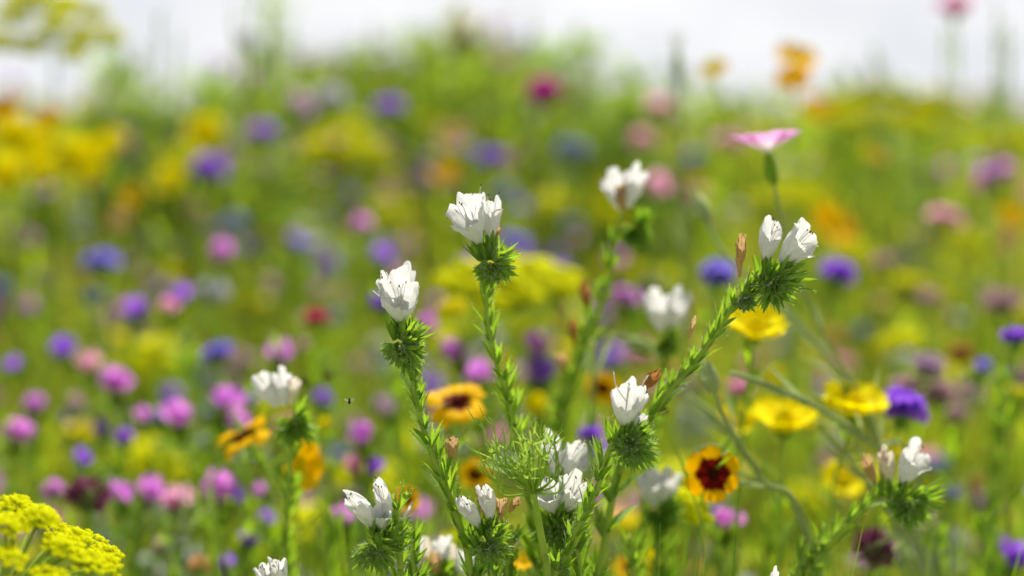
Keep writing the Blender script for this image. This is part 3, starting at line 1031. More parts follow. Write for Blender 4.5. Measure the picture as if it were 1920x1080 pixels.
def umbel_mesh(seed, Rr=.04, n_umb=16, nfl=14, fr=.0011, dome=.45, hi=False):
    """flat compound umbel facing +Z, origin at the fork"""
    rnd = random.Random(seed)
    p, s = MB(), MB()
    for k in range(n_umb):
        q = math.sqrt((k + .5) / n_umb)
        a = k * 2.399
        e = Vector((math.cos(a) * Rr * q, math.sin(a) * Rr * q, Rr * (.75 - dome * q * q + (rnd.uniform(-.09, .09) if hi else 0))))
        s.tube(smooth_path([Vector((0, 0, 0)), e * .5 + UP * .002 - e.normalized() * 0, e * .86], 5), [.0006] * 6, 5)
        ur = Rr * (1.05 if not hi else rnd.uniform(.75, 1.05)) / math.sqrt(n_umb)
        for i in range(nfl):
            qq = math.sqrt((i + .5) / nfl)
            aa = i * 2.399 + k
            c = e + Vector((math.cos(aa) * ur * qq, math.sin(aa) * ur * qq, ur * (.25 - .4 * qq * qq) + rnd.uniform(-.15, .15) * ur))
            s.tube([e * .86, c], [.0002, .0002], 3, cap=False)
            if hi:
                for z in range(5):
                    b = 2 * math.pi * z / 5 + rnd.uniform(0, 1)
                    p.ball(c + Vector((math.cos(b) * fr * .8, math.sin(b) * fr * .8, rnd.uniform(-.2, .2) * fr)), fr * .52, 5, 3, (1, 1, .8))
                p.ball(c, fr * .55, 5, 3, (1, 1, .8))
            else:
                p.ball(c, fr * 1.5, 5, 3, (1, 1, .6), .2)
    return p, s


HEAD = {}
HEAD['V'] = [funnel_cluster(3 + k, 100 + k * 10) for k in range(3)]
HEAD['K'] = [corn_head(200), corn_head(230)]
HEAD['P'] = [ball_head(300), ball_head(301, n=90)]
dy, dc = ray_head(24, .017, .0085, .34, 400, .34, dome=1.2, zj=.2)
HEAD['Y'] = [(dy.mesh('daisy_petals', 'yellow'), dc.mesh('daisy_disc', 'disc'))]
dy, dc = ray_head(8, .019, .0155, .10, 410, .22)
HEAD['C'] = [(dy.mesh('coreopsis_petals', 'coreo'), dc.mesh('coreopsis_disc', 'eye'))]
dy, dc = ray_head(8, .019, .0145, .0, 433, .2, zj=.3, droop=.15)
HEAD['R'] = [(dy.mesh('ragged_coreopsis_petals', 'coreo'), dc.mesh('ragged_coreopsis_disc', 'eye'))]
dy, dc = ray_head(6, .019, .0132, -.04, 415, .2, full=.42)
HEAD['D'] = [(dy.mesh('open_coreopsis_petals', 'coreo'), dc.mesh('open_coreopsis_disc', 'eye'))]
dy, dc = ray_head(8, .019, .0155, .25, 411, .22)
HEAD['O'] = [(dy.mesh('marigold_petals', 'orange'), dc.mesh('marigold_disc', 'disc'))]
dy, dc = umbel_mesh(500, .04, 19, 20, .0030, .3)
HEAD['U'] = [(dy.mesh('umbel_florets', 'lemon'), dc.mesh('umbel_rays', 'stem'))]
HEAD['S'] = [ball_head(600, .008, 90, .003)]
CUP = {'Y': calyx_cup(.0045, .006).mesh('daisy_cup', 'calyx'), 'O': calyx_cup(.0045, .006).mesh('marigold_cup', 'calyx'), 'C': calyx_cup(.0045, .006).mesh('coreopsis_cup', 'calyx')}
CUP['R'] = CUP['C']
NATIVE = {'V': .024, 'K': .032, 'P': .024, 'Y': .034, 'C': .038, 'D': .038, 'R': .038, 'O': .036, 'U': .088, 'S': .018}
PLANT = {'V': ('purple_bugloss', 'flower'), 'K': ('cornflower', 'flower'), 'P': ('clover', 'flower'), 'Y': ('yellow_daisy', 'flower'), 'C': ('coreopsis', 'flower'), 'D': ('coreopsis', 'flower'), 'R': ('coreopsis', 'flower'),
         'O': ('marigold', 'flower'), 'U': ('yellow_umbel', 'flower'), 'S': ('seed_head', 'dried flower')}
PARTS = {'V': ('bloom', 'calyx'), 'K': ('bloom', 'calyx'), 'P': ('bloom', 'calyx'), 'Y': ('petals', 'disc'), 'C': ('petals', 'disc'), 'D': ('petals', 'disc'), 'R': ('petals', 'disc'), 'O': ('petals', 'disc'),
         'U': ('florets', 'rays'), 'S': ('seed_ball', 'calyx')}
_cm = {}


def coloured(me, mat):
    k = (me.name, mat)
    if k not in _cm:
        c = me.copy()
        c.materials[0] = M[mat]
        _cm[k] = c
    return _cm[k]


def herb(kind, head, size, mat, label, group, seed, face=None, leafy=True, bend=None, name=None, stemr=.0011, pale=False):
    """a flowering plant whose head sits at world point `head`"""
    rnd = random.Random(seed)
    nm, cat = PLANT[kind]
    gx = head.x + rnd.uniform(-.03, .03) + (bend[0] if bend else 0)
    gy = head.y + rnd.uniform(-.01, .04) + (bend[1] if bend else 0)
    base = Vector((gx, gy, ground_z(gx, gy)))
    T = thing(name or nm, base, label, cat, group)
    var = rnd.choice(HEAD[kind])
    sc = size / NATIVE[kind]
    if face is None:
        q = Quaternion((0, 0, 1), rnd.uniform(0, 6.28))
        tilt = Vector((rnd.uniform(-.35, .35), rnd.uniform(-.5, .1), 1)).to_track_quat('Z', 'Y')
    else:
        q = Quaternion((0, 0, 1), rnd.uniform(0, 6.28))
        tilt = Vector(face).to_track_quat('Z', 'Y')
    rot = (tilt @ q).to_euler()
    ax = tilt @ Vector((0, 0, 1))
    a, b = PARTS[kind]
    po = put(a, coloured(var[0], mat) if mat else var[0], head, T, base, rot, sc)
    if kind in 'VK':
        po.scale = (sc * rnd.uniform(.85, 1.1), sc * rnd.uniform(.85, 1.1), sc * rnd.uniform(.8, 1.35))
    put(b, var[1], head, T, base, rot, sc)
    if kind in CUP:
        put('calyx', CUP[kind], head - ax * (.0005 if kind in 'YOC' else .0035) * sc, T, base, rot, sc)
    s = MB()
    neck = head - ax * (.004 * sc)
    h = neck.z - base.z
    mid1 = neck - ax * (.12 * h) - UP * .05 * h
    mid2 = base.lerp(neck, .45) + Vector((rnd.uniform(-.02, .02), rnd.uniform(-.02, .02), 0))
    path = smooth_path([neck, mid1, mid2, base], 14)
    s.tube(path, [stemr * (.7 + .5 * k / 14) for k in range(15)], 6)
    s.build('stem', 'palestem' if pale else 'stem', T, T)
    if leafy:
        l = MB()
        nl = 26 if kind == 'V' else 12
        for k in range(nl):
            t = rnd.uniform(.04, .8)
            p = path[int(t * 14)]
            an = rnd.uniform(0, 6.28)
            d = Vector((math.cos(an), math.sin(an), rnd.uniform(.6, 1.8)))
            l.leaf(p, d, UP, rnd.uniform(.018, .04) * (.6 + .7 * t), .0045 if kind == 'V' else .0035, rnd.uniform(-.3, .1), .3, 4)
        l.build('foliage', 'leaf', T, T)
    return T


# ------------------------------------------------------------------ the flowers one can point to, x, y, depth, kind, colour, visible width
COLN = {'violet': 'violet', 'magenta': 'magenta-violet', 'blue': 'blue-violet', 'dullblue': 'slate blue', 'pink': 'pink', 'palepink': 'dusty pink', 'fuchsia': 'vivid magenta', 'crimson': 'crimson',
        'mauve': 'greyish mauve', 'lilac': 'pale lilac', 'yellow': 'yellow', 'lemon': 'lemon yellow', 'orange': 'orange', 'peach': 'peach', 'coreo': 'yellow and red', 'maroon': 'maroon', 'brown': 'brown', None: ''}
BL = [
    # lower left
    (120, 651, .98, 'V', 'violet', 50), (24, 683, .98, 'V', 'violet', 38), (166, 682, .98, 'V', 'pink', 46), (219, 714, .92, 'V', 'magenta', 58), (65, 757, .95, 'V', 'magenta', 38),
    (36, 806, .86, 'V', 'magenta', 54), (144, 752, .95, 'V', 'palepink', 30), (188, 803, .9, 'V', 'violet', 33), (233, 817, .88, 'V', 'violet', 36), (156, 858, .86, 'V', 'violet', 36),
    (270, 779, .88, 'V', 'magenta', 36), (300, 776, .9, 'V', 'blue', 44), (334, 778, .85, 'V', 'magenta', 58), (409, 666, .95, 'K', 'blue', 66), (525, 660, .88, 'V', 'magenta', 54),
    (258, 578, 1.05, 'V', 'violet', 46), (318, 570, 1.0, 'V', 'pink', 44), (340, 552, 1.05, 'V', 'violet', 42), (399, 548, 1.2, 'K', 'lilac', 62), (428, 748, .85, 'V', 'magenta', 60),
    (448, 785, .84, 'V', 'magenta', 46), (470, 745, .9, 'V', 'blue', 34), (595, 600, .95, 'K', 'crimson', 52), (570, 645, .98, 'V', 'pink', 28), (607, 745, .9, 'V', 'violet', 38),
    (332, 933, .8, 'V', 'pink', 56), (226, 922, .8, 'V', 'magenta', 46), (284, 920, .8, 'V', 'magenta', 46), (101, 920, .8, 'P', 'magenta', 52), (409, 916, .78, 'V', 'magenta', 56),
    (440, 925, .82, 'V', 'violet', 34), (486, 921, .82, 'V', 'magenta', 32), (501, 970, .8, 'V', 'violet', 36), (467, 1010, .78, 'V', 'violet', 38), (300, 1022, .78, 'V', 'magenta', 32),
    (424, 1056, .74, 'V', 'violet', 42), (645, 966, .74, 'V', 'magenta', 48), (385, 832, .95, 'V', 'dullblue', 32), (675, 814, .78, 'V', 'magenta', 52), (664, 872, .78, 'V', 'pink', 40),
    (700, 874, .78, 'V', 'violet', 42), (720, 762, .95, 'V', 'mauve', 42), (375, 1062, .72, 'P', 'peach', 52),
    (284, 692, 1.1, 'U', 'lemon', 120),
    # middle left
    (415, 472, 1.15, 'V', 'magenta', 42), (495, 255, 1.7, 'K', 'violet', 62), (392, 322, 1.6, 'K', 'violet', 66), (730, 207, 1.8, 'K', 'violet', 70), (920, 299, 1.6, 'K', 'violet', 66),
    (945, 362, 1.5, 'K', 'dullblue', 52), (680, 416, 1.3, 'V', 'magenta', 46), (560, 452, 1.3, 'V', 'blue', 42), (718, 478, 1.2, 'V', 'violet', 50), (190, 500, 1.2, 'K', 'blue', 70),
    (440, 420, 1.4, 'K', 'dullblue', 52), (965, 455, 1.2, 'K', 'blue', 62), (890, 505, 1.2, 'V', 'violet', 58), (1040, 510, 1.2, 'V', 'violet', 48), (385, 256, 1.7, 'Y', 'yellow', 78),
    (835, 330, 1.6, 'Y', 'orange', 56), (318, 345, 1.6, 'Y', 'yellow', 70), (245, 370, 1.6, 'O', 'orange', 48), (30, 262, 1.3, 'Y', 'yellow', 74), (92, 226, 1.4, 'O', 'orange', 56),
    (4, 205, 1.3, 'C', 'coreo', 70), (225, 415, 1.5, 'O', 'peach', 46), (620, 190, 1.8, 'K', 'lilac', 64), (850, 258, 1.8, 'O', 'peach', 70), (1020, 182, 1.5, 'K', 'fuchsia', 72),
    (90, 285, 1.5, 'Y', 'yellow', 74), (140, 300, 1.45, 'Y', 'yellow', 78), (185, 290, 1.55, 'Y', 'yellow', 70), (120, 325, 1.6, 'Y', 'yellow', 66), (170, 330, 1.5, 'Y', 'yellow', 60), (75, 320, 1.4, 'Y', 'yellow', 70),
    (18, 335, 1.4, 'Y', 'yellow', 80), (50, 300, 1.5, 'Y', 'yellow', 66), (215, 265, 1.6, 'Y', 'yellow', 50),
    (600, 300, 1.7, 'U', 'lemon', 80), (645, 270, 1.7, 'U', 'lemon', 90), (680, 300, 1.65, 'U', 'lemon', 86), (640, 320, 1.7, 'U', 'yellow', 70), (665, 240, 1.8, 'U', 'lemon', 60), (180, 560, 1.2, 'K', 'dullblue', 50),
    # middle
    (1235, 207, 1.8, 'K', 'pink', 58), (1205, 265, 1.7, 'P', 'pink', 62), (1070, 290, 1.6, 'K', 'dullblue', 62), (1235, 348, 1.3, 'V', 'pink', 50), (1365, 270, 1.5, 'K', 'pink', 56),
    (1178, 555, 1.0, 'V', 'magenta', 50), (1345, 520, .86, 'K', 'blue', 76), (1570, 520, .98, 'K', 'violet', 78), (715, 562, .85, 'V', 'violet', 46), (800, 610, .95, 'V', 'magenta', 42),
    (850, 655, .88, 'V', 'magenta', 48), (900, 700, .82, 'V', 'magenta', 46), (1008, 645, .88, 'V', 'magenta', 56), (1014, 692, .88, 'V', 'violet', 58), (960, 590, .93, 'U', 'lemon', 250),
    (850, 590, .86, 'U', 'yellow', 60), (1005, 762, .85, 'Y', 'yellow', 44), (1130, 728, .82, 'C', 'coreo', 66), (1108, 820, .72, 'K', 'violet', 46),
    # right
    (1560, 428, 1.2, 'O', 'orange', 86), (1638, 290, 1.6, 'O', 'orange', 48), (1530, 208, 1.8, 'O', 'orange', 66), (1494, 112, 1.1, 'O', 'orange', 78), (1488, 150, 1.1, 'O', 'orange', 64), (1340, 132, 1.05, 'O', 'orange', 50),
    (1772, 412, 1.3, 'K', 'pink', 70), (1895, 408, 1.3, 'O', 'orange', 60), (1880, 445, 1.4, 'O', 'peach', 60), (1868, 334, 1.5, 'K', 'magenta', 78), (1660, 495, 1.3, 'K', 'palepink', 50),
    (1742, 565, 1.2, 'K', 'palepink', 50), (1880, 572, 1.2, 'K', 'palepink', 74), (1906, 636, .74, 'K', 'violet', 56), (1845, 684, .85, 'V', 'blue', 34), (1740, 688, .9, 'K', 'mauve', 62),
    (1390, 730, .9, 'K', 'pink', 52), (1440, 395, 1.4, 'U', 'lemon', 90), (1500, 400, 1.45, 'U', 'lemon', 100), (1480, 370, 1.5, 'U', 'lemon', 80), (1455, 425, 1.4, 'U', 'lemon', 70),
    (1600, 205, 1.9, 'U', 'lemon', 80), (1645, 195, 1.9, 'U', 'lemon', 90), (1690, 210, 1.85, 'U', 'lemon', 96), (1740, 215, 1.9, 'U', 'lemon', 90), (1785, 230, 1.9, 'U', 'lemon', 80), (1660, 240, 1.8, 'U', 'lemon', 90), (1720, 248, 1.8, 'U', 'lemon', 80), (1600, 240, 1.8, 'U', 'lemon', 66), (1890, 300, 1.7, 'U', 'lemon', 130),
    (1800, 480, 1.6, 'U', 'lemon', 120), (1800, 668, 1.0, 'P', 'rust', 60), (1700, 728, .9, 'K', 'palepink', 60), (1762, 745, .9, 'K', 'palepink', 60), (1908, 758, .9, 'U', 'lemon', 80),
    (1785, 922, .85, 'V', 'blue', 30), (1870, 1016, .8, 'V', 'violet', 34), (1907, 1042, .75, 'V', 'violet', 54), (1368, 972, .72, 'V', 'magenta', 58), (1578, 905, .76, 'Y', 'yellow', 76),
    (1268, 968, .66, 'U', 'lemon', 110), (1790, 15, 1.3, 'K', 'pink', 60), (862, 78, 1.5, 'P', 'maroon', 52), (1790, 780, 1.0, 'K', 'palepink', 56), (1690, 660, 1.1, 'U', 'lemon', 90),
    (568, 200, 1.8, 'V', 'mauve', 60), (462, 78, 1.6, 'P', 'lilac', 60), (572, 120, 1.9, 'P', 'mauve', 46), (416, 130, 1.9, 'K', 'mauve', 40),
    # low centre
    (762, 937, .68, 'C', 'coreo', 52), (892, 890, .7, 'C', 'coreo', 60), (985, 1052, .62, 'O', 'orange', 46), (1212, 1062, .72, 'Y', 'yellow', 56), (1180, 1066, .74, 'C', 'coreo', 56),
    (610, 796, .75, 'Y', 'yellow', 26), (845, 1010, .7, 'Y', 'yellow', 34), (1380, 795, .72, 'Y', 'yellow', 66),
]
LAND = [('the bottom-corner yellow umbel', 100, 1000), ('the blurred lemon umbel', 960, 580), ('the pink corncockle', 1440, 265), ('the dark-eyed coreopsis', 1340, 885), ('the wide-open coreopsis', 860, 755),
        ('the blurred white bugloss', 525, 725), ('the hovering fly', 655, 755), ('the maroon scabious', 1640, 1030), ('the feathery green umbel', 985, 890), ('the vivid magenta cornflower', 1020, 180),
        ('the crimson bloom', 595, 600), ('the tall orange blooms', 1490, 130), ('the arching white bugloss', 1450, 480), ('the highest crisp white bugloss', 900, 430), ('the three-peaked white bugloss', 750, 560),
        ('the fennel against the sky', 100, 60), ('the withered maroon head', 170, 935), ('the half-withered white bugloss', 1690, 870), ('the violet cornflower by the daisy', 1690, 770),
        ('the orange marigolds at the left edge', 50, 250), ('the beaked white pair', 700, 950)]
KN = {'V': 'bugloss bloom', 'K': 'cornflower', 'P': 'clover-like head', 'Y': 'daisy', 'C': 'coreopsis', 'O': 'marigold', 'U': 'umbel', 'S': 'seed head'}
used = set()


def place_label(kind, colr, x, y, size):
    sz = 'large ' if size > 64 else ('small ' if size < 42 else '')
    base = f'{sz}blurred {COLN.get(colr, "rusty")} {KN[kind]}'
    L = sorted(LAND, key=lambda l: math.hypot(l[1] - x, l[2] - y))

    def rel(l):
        dx, dy_ = x - l[1], y - l[2]
        r_ = math.hypot(dx, dy_)
        near = 'just ' if r_ < 110 else ('far ' if r_ > 300 else '')
        if abs(dx) > 1.6 * abs(dy_):
            w_ = 'left of' if dx < 0 else 'right of'
        elif abs(dy_) > 1.6 * abs(dx):
            w_ = 'above' if dy_ < 0 else 'below'
        else:
            w_ = ('above' if dy_ < 0 else 'below') + (' and left of' if dx < 0 else ' and right of')
        return near + w_ + ' ' + l[0]
    L = [l for l in L if math.hypot(l[1] - x, l[2] - y) > 25]
    cands = [f'{base} {rel(L[k])}' for k in range(3)]
    cands += [f'{KN[kind]}, {COLN.get(colr, "rusty")}, {rel(L[a])}, {rel(L[b])}' for a, b in ((0, 1), (0, 2), (1, 2))]
    for c in cands:
        if c not in used and len(c.split()) <= 16:
            used.add(c)
            return c
    return cands[0]


GRP = {'V': 'purple and pink bugloss out of focus', 'K': 'blurred cornflowers', 'P': 'blurred round heads', 'Y': 'yellow daisies', 'C': 'coreopsis flowers', 'O': 'orange marigolds', 'U': 'yellow umbels', 'S': 'brown seed heads'}
for i, (x, y, d, k, c, s) in enumerate(BL):
    coc = 70 * (1 - .53 / d)
    vis = math.sqrt(max(s * s - (.55 * coc) ** 2, (.55 * s) ** 2))
    vis *= {'K': 1.06, 'Y': 1.15, 'O': 1.12, 'C': 1.15, 'U': 1.1}.get(k, 1.0)
    rb = random.Random(i)
    fc = (rb.uniform(-.4, .4), rb.uniform(-1.3, -.5), .9) if k in 'YOC' else None
    h = at(x, y, d)
    herb(k, h, vis * d / FX, c, place_label(k, c, x, y, s), GRP[k], 1000 + i, stemr=.0011, face=fc)

# ------------------------------------------------------------------ nearer single flowers
H1 = herb('D', at(1338, 888, .60), 114 * .60 / FX, 'coreo_deep', 'yellow coreopsis with a dark red eye facing the viewer', GRP['C'], 71, face=(-.05, -1, .25))
herb('R', at(858, 755, .655), 122 * .655 / FX, 'coreo', 'wide-open yellow coreopsis seen obliquely behind the three-peaked white bugloss', GRP['C'], 72, face=(.12, -.55, 1))
herb('R', at(455, 818, .68), 112 * .68 / FX, 'coreo', 'tilted yellow coreopsis with dark eye below the pink-violet blooms', GRP['C'], 73, face=(-.5, -.32, .9))
herb('O', at(562, 868, .67), 108 * .67 / FX, 'orange', 'drooping orange-yellow bloom below the blurred white bugloss', GRP['O'], 74, face=(.65, -.35, .1))
herb('Y', at(1415, 622, .655), 124 * .655 / FX, 'yellow', 'bright yellow daisy edge-on under the arching white bugloss', GRP['Y'], 75, face=(.05, -.35, 1))
herb('Y', at(1470, 797, .69), 132 * .69 / FX, 'yellow', 'yellow daisy edge-on above the dark-eyed coreopsis', GRP['Y'], 76, face=(0, -.2, 1))
herb('Y', at(1600, 765, .67), 130 * .67 / FX, 'yellow', 'yellow daisy edge-on touching the violet cornflower', GRP['Y'], 77, face=(.1, -.25, 1))
herb('K', at(1692, 774, .69), 84 * .69 / FX, 'violet', 'violet cornflower edge-on beside the yellow daisy', GRP['K'], 78, face=(.2, -.1, 1))
herb('P', at(1640, 1030, .67), 92 * .67 / FX, 'maroon', 'dark maroon scabious head at the bottom edge under the half-withered bugloss', GRP['P'], 79, face=(0, -.3, 1))
herb('P', at(165, 932, .72), 96 * .72 / FX, 'maroon', 'withered maroon head behind the corner umbel', GRP['P'], 80, face=(.2, -.3, 1))
herb('S', at(613, 704, .72), 25 * .72 / FX, 'brown', 'higher of the two little brown seed heads above the blurred white bugloss', GRP['S'], 81, leafy=False, stemr=.0006)
herb('S', at(570, 716, .70), 24 * .70 / FX, 'brown', 'lower of the two little brown seed heads, touching the blurred white bugloss', GRP['S'], 82, leafy=False, stemr=.0006)
herb('S', at(1245, 772, .60), 26 * .60 / FX, 'brown', 'dark dry seed head in the crook of the arching white bugloss', GRP['S'], 83, leafy=False, stemr=.0006)


# hero umbels
def big_umbel(label, head, Rr, face, seed, fork_d, n_umb=24, nfl=22, fr=.0012, mat='lemon', leafy=False, dome=.5):
    p, s = umbel_mesh(seed, Rr, n_umb, nfl, fr, dome, hi=True)
    ax = Vector(face).normalized()
    rot = ax.to_track_quat('Z', 'Y').to_euler()
    fork = head - ax * Rr * .6
    bx, by = fork.x - ax.x * .1 + fork_d[0], fork.y + fork_d[1]
    base = Vector((bx, by, ground_z(bx, by)))
    T = thing('yellow_umbel', base, label, 'flower', 'yellow umbels')
    put('florets', p.mesh('umbel_florets_fine', mat), fork, T, base, rot)
    put('rays', s.mesh('umbel_rays_fine', 'stem'), fork, T, base, rot)
    st = MB()
    st.tube(smooth_path([fork, fork - ax * .08, base + UP * .1, base], 16), [.0014] * 17, 8)
    st.build('stem', 'stem', T, T)
    return T


big_umbel('bright yellow umbel of tiny florets filling the bottom left corner', at(46, 1020, .478), .041, (.45, -.12, 1), 900, (-.02, .0), 36, 20, .0014)
big_umbel('pale yellow fennel umbel blurred against the sky in the top left', at(95, 30, 1.3), .054, (.25, -.8, 1), 901, (0, 0), 15, 22, .0034)


# feathery green umbel in bud (wild carrot) in the bottom middle
def feathery():
    rnd = random.Random(5)
    fork = at(1000, 925, .522)
    path = stem_path([(1000, 925, .522), (1010, 980, .522), (1022, 1050, .523), (1030, 1130, .525)], 30)
    T = thing('green_umbel', path[-1].copy(), 'feathery light-green umbel in bud with threadlike curling bracts', 'flower')
    s = MB()
    s.tube(path, [.0013 + .0004 * k / 30 for k in range(31)], 9)
    s.build('stem', 'stem', T, T)
    ax = Vector((-.35, -.1, 1)).normalized()
    r, b, f = MB(), MB(), MB()
    for k in range(24):
        if rnd.random() < .16:
            continue
        q = math.sqrt((k + .5) / 24) * rnd.uniform(.75, 1.1)
        a = k * 2.399
        d = (ax + (Vector((math.cos(a), math.sin(a), 0))) * q * .95).normalized()
        L = rnd.uniform(.008, .021)
        e = fork + d * L + ax * .001
        r.tube(smooth_path([fork, fork + d * L * .5 - ax * .001 * q, e], 5), [.0004, .0004, .00035, .0003, .0003, .0003], 5)
        for z in range(8):
            v = (d + Vector((rnd.uniform(-1, 1), rnd.uniform(-1, 1), rnd.uniform(-1, 1))) * .75).normalized()
            b.leaf(e, v, v.orthogonal(), rnd.uniform(.004, .0105), .0007, rnd.uniform(-.3, .3), .4, 3)
            if z % 3 == 0:
                f.ball(e + v * .003, .0005, 5, 3)
    r.build('rays', 'greenlight', T, T)
    b.build('bractlets', 'greenlight', T, T)
    f.build('buds', 'greenlight', T, T)
    ends = [(905, 800), (898, 850), (925, 798), (1010, 800), (1045, 850), (1055, 880), (960, 790), (1040, 820), (915, 870), (930, 900), (1020, 850), (945, 815)]
    for i, (ex, ey) in enumerate(ends):
        br = MB()
        e = at(ex, ey, .522 + rnd.uniform(-.012, .008))
        mid = fork.lerp(e, .5) + RIGHT * (-.004 if ex < 985 else .004) - UP * .003 + FRONT * rnd.uniform(-.004, .006)
        pp = smooth_path([fork, mid, e, e + (e - mid) * .2 + RIGHT * rnd.uniform(-.003, .003)], 14)
        br.tube(pp, [.0005 * (1 - .7 * k / 14) for k in range(15)], 5)
        for z in range(3):
            q = pp[5 + z * 2]
            dd = (pp[8] - pp[5]).normalized() + RIGHT * rnd.choice((-1, 1)) * .6
            br.tube(smooth_path([q, q + dd.normalized() * .005, q + dd.normalized() * .009 + UP * .002], 5), [.00025, .00025, .0002, .0002, .00015, .0001], 4)
        br.build('bract', 'greenlight', T, T)


M['greenlight'] = sheet_mat('light_green', (0.26, 0.42, 0.04, 1), (0.42, 0.55, 0.10, 1), 0.45, None, scale=300)
feathery()


# corncockle with pale stems, buds
def calyx_tube(mb, top, ax, L, r):
    a = ax.orthogonal().normalized()
    b = ax.cross(a)
    rows = []
    for j in range(9):
        t = j / 8
        rr = r * (.45 + .75 * math.sin(math.pi * (.12 + .78 * t)))
        rows.append([top - ax * L * t + (a * math.cos(q) + b * math.sin(q)) * rr * (1 + .14 * (k % 2)) for k, q in enumerate([2 * math.pi * z / 20 for z in range(20)])])
    mb.grid(rows, None, True)
    for k in range(5):
        q = 2 * math.pi * k / 5
        rd = a * math.cos(q) + b * math.sin(q)
        mb.leaf(top + rd * r * .6, ax + rd * .35, -rd, L * .7, r * .5, 0.1, .3, 4)


def corncockle(label, stem_px, open_, W, L, seed, name='corncockle', r=.0009):
    rnd = random.Random(seed)
    path = stem_path(stem_px, 40)
    T = thing(name, path[-1].copy(), label, 'flower', 'pale-stemmed corncockles')
    s = MB()
    s.tube(path, [r * (.8 + .8 * k / 40) for k in range(41)], 7)
    s.build('stem', 'palestem', T, T)
    top = path[0]
    ax = (path[0] - path[2]).normalized()
    c = MB()
    calyx_tube(c, top + ax * L, ax, L, .0022 if open_ else .0028)
    c.build('calyx', 'palestem' if not open_ else 'leaf', T, T)
    if open_:
        rt = top + ax * (L + .001)
        q0 = (ax + Vector((.1, -.12, 0))).to_track_quat('Z', 'Y')
        for k in range(5):
            a = 2 * math.pi * k / 5 + .3
            p = MB()
            rows, uvs = [], []
            for j in range(8):
                t = j / 7
                row, ur = [], []
                for i in range(7):
                    sgn = (i - 3) / 3
                    ww = W * (.06 + .40 * t ** 1.1)
                    rr = W * .5 * t * (1 - .10 * abs(sgn) ** 3 - .08 * (1 - abs(sgn)) * sst(.85, 1, t))
                    z = W * (.33 * t ** .85 + .03 * math.sin(sgn * 4 + k) * t)
                    ca, sa = math.cos(a), math.sin(a)
                    v = Vector((ca * rr - sa * sgn * ww, sa * rr + ca * sgn * ww, z))
                    row.append(rt + q0 @ v)
                    ur.append((i / 6, t))
                rows.append(row)
                uvs.append(ur)
            p.grid(rows, uvs)
            p.build('petal', 'cockle', T, T)
    lf = MB()
    for k in range(4):
        i = rnd.randint(18, 38)
        a = rnd.choice((-1, 1))
        dd = (path[i - 1] - path[i]).normalized() + RIGHT * a * rnd.uniform(.25, .6)
        lf.leaf(path[i], dd, FRONT, rnd.uniform(.02, .04), .0018, rnd.uniform(-.2, .2), .3, 6)
    lf.build('foliage', 'palestem', T, T)
    return T


corncockle('open pink corncockle seen from the side on a thin stem over the arching bugloss', [(1452, 346, .665), (1464, 400, .665), (1490, 500, .67), (1540, 620, .675), (1610, 740, .68), (1660, 900, .69)], True, 108 * .66 / FX, .0145, 51)
corncockle('closed corncockle bud on a bent stem left of the pink one', [(1325, 410, .71), (1345, 455, .70), (1385, 500, .69), (1470, 590, .68), (1560, 680, .68), (1640, 800, .69)], False, 0, .014, 52)
corncockle('pale corncockle bud nodding behind the bend of the arching bugloss', [(1340, 735, .61), (1362, 790, .61), (1430, 900, .62), (1520, 1010, .64)], False, 0, .013, 53)
corncockle('dark green narrow bud standing against the sky', [(1272, 170, .98), (1275, 260, .98), (1278, 360, 1.0), (1285, 480, 1.02)], False, 0, .026, 54, r=.0016)
corncockle('fat pale green bud lying sideways under the blurred white pair', [(1175, 640, .70), (1140, 628, .70), (1120, 640, .70), (1110, 760, .72)], False, 0, .013, 55)


def pale_stem(label, px, r, seed):
    path = stem_path(px, 30)
    T = thing('flower_stalk', path[-1].copy(), label, 'stalk', 'pale crossing stalks')
    s = MB()
    s.tube(path, r, 7)
    for k in (8, 14):
        s.ball(path[k], r * 1.6, 8, 5)
    s.build('stem', 'palestem', T, T)
    l = MB()
    for k in (8, 14):
        for sg in (-1, 1):
            l.leaf(path[k], (path[k - 1] - path[k]).normalized() + RIGHT * sg * .4, FRONT, .03, .0018, .1 * sg, .3, 6)
    l.build('foliage', 'palestem', T, T)


pale_stem('pale slanting stalk from the arching bugloss toward the yellow daisies', [(1370, 700, .62), (1450, 725, .63), (1550, 775, .64), (1640, 835, .66), (1720, 900, .68)], .0013, 1)
pale_stem('pale thick stalk slanting above the yellow daisies', [(1470, 575, .70), (1530, 640, .70), (1590, 730, .70), (1640, 820, .71)], .0012, 2)
pale_stem('blurred straw stalk slanting below the yellow daisies', [(1290, 740, .68), (1360, 800, .67), (1430, 900, .67), (1510, 1000, .68)], .0014, 3)
pale_stem('tan stalk slanting at the lower left behind the umbel', [(372, 945, .74), (345, 990, .74), (320, 1040, .74), (310, 1090, .75)], .0014, 4)
pale_stem('blurred stalk slanting to the maroon scabious', [(1540, 800, .68), (1600, 870, .67), (1690, 990, .66), (1740, 1060, .66)], .0013, 6)


# hovering fly
def fly():
    c = at(655, 754, .535)
    T = thing('fly', c, 'tiny dark fly hovering left of the three-peaked white bugloss', 'insect')
    b = MB()
    b.ball(c, .0006, 8, 6, (.8, .8, 1.5))
    b.ball(c + UP * .0011, .0004, 8, 5)
    b.build('body', 'fly', T, T)
    for s in (-1, 1):
        wv = MB()
        wv.leaf(c + UP * .0004, Vector((s, .3, .3)), FRONT, .0022, .0009, 0, .1, 4, .6)
        wv.build('wing', 'wing', T, T)


fly()


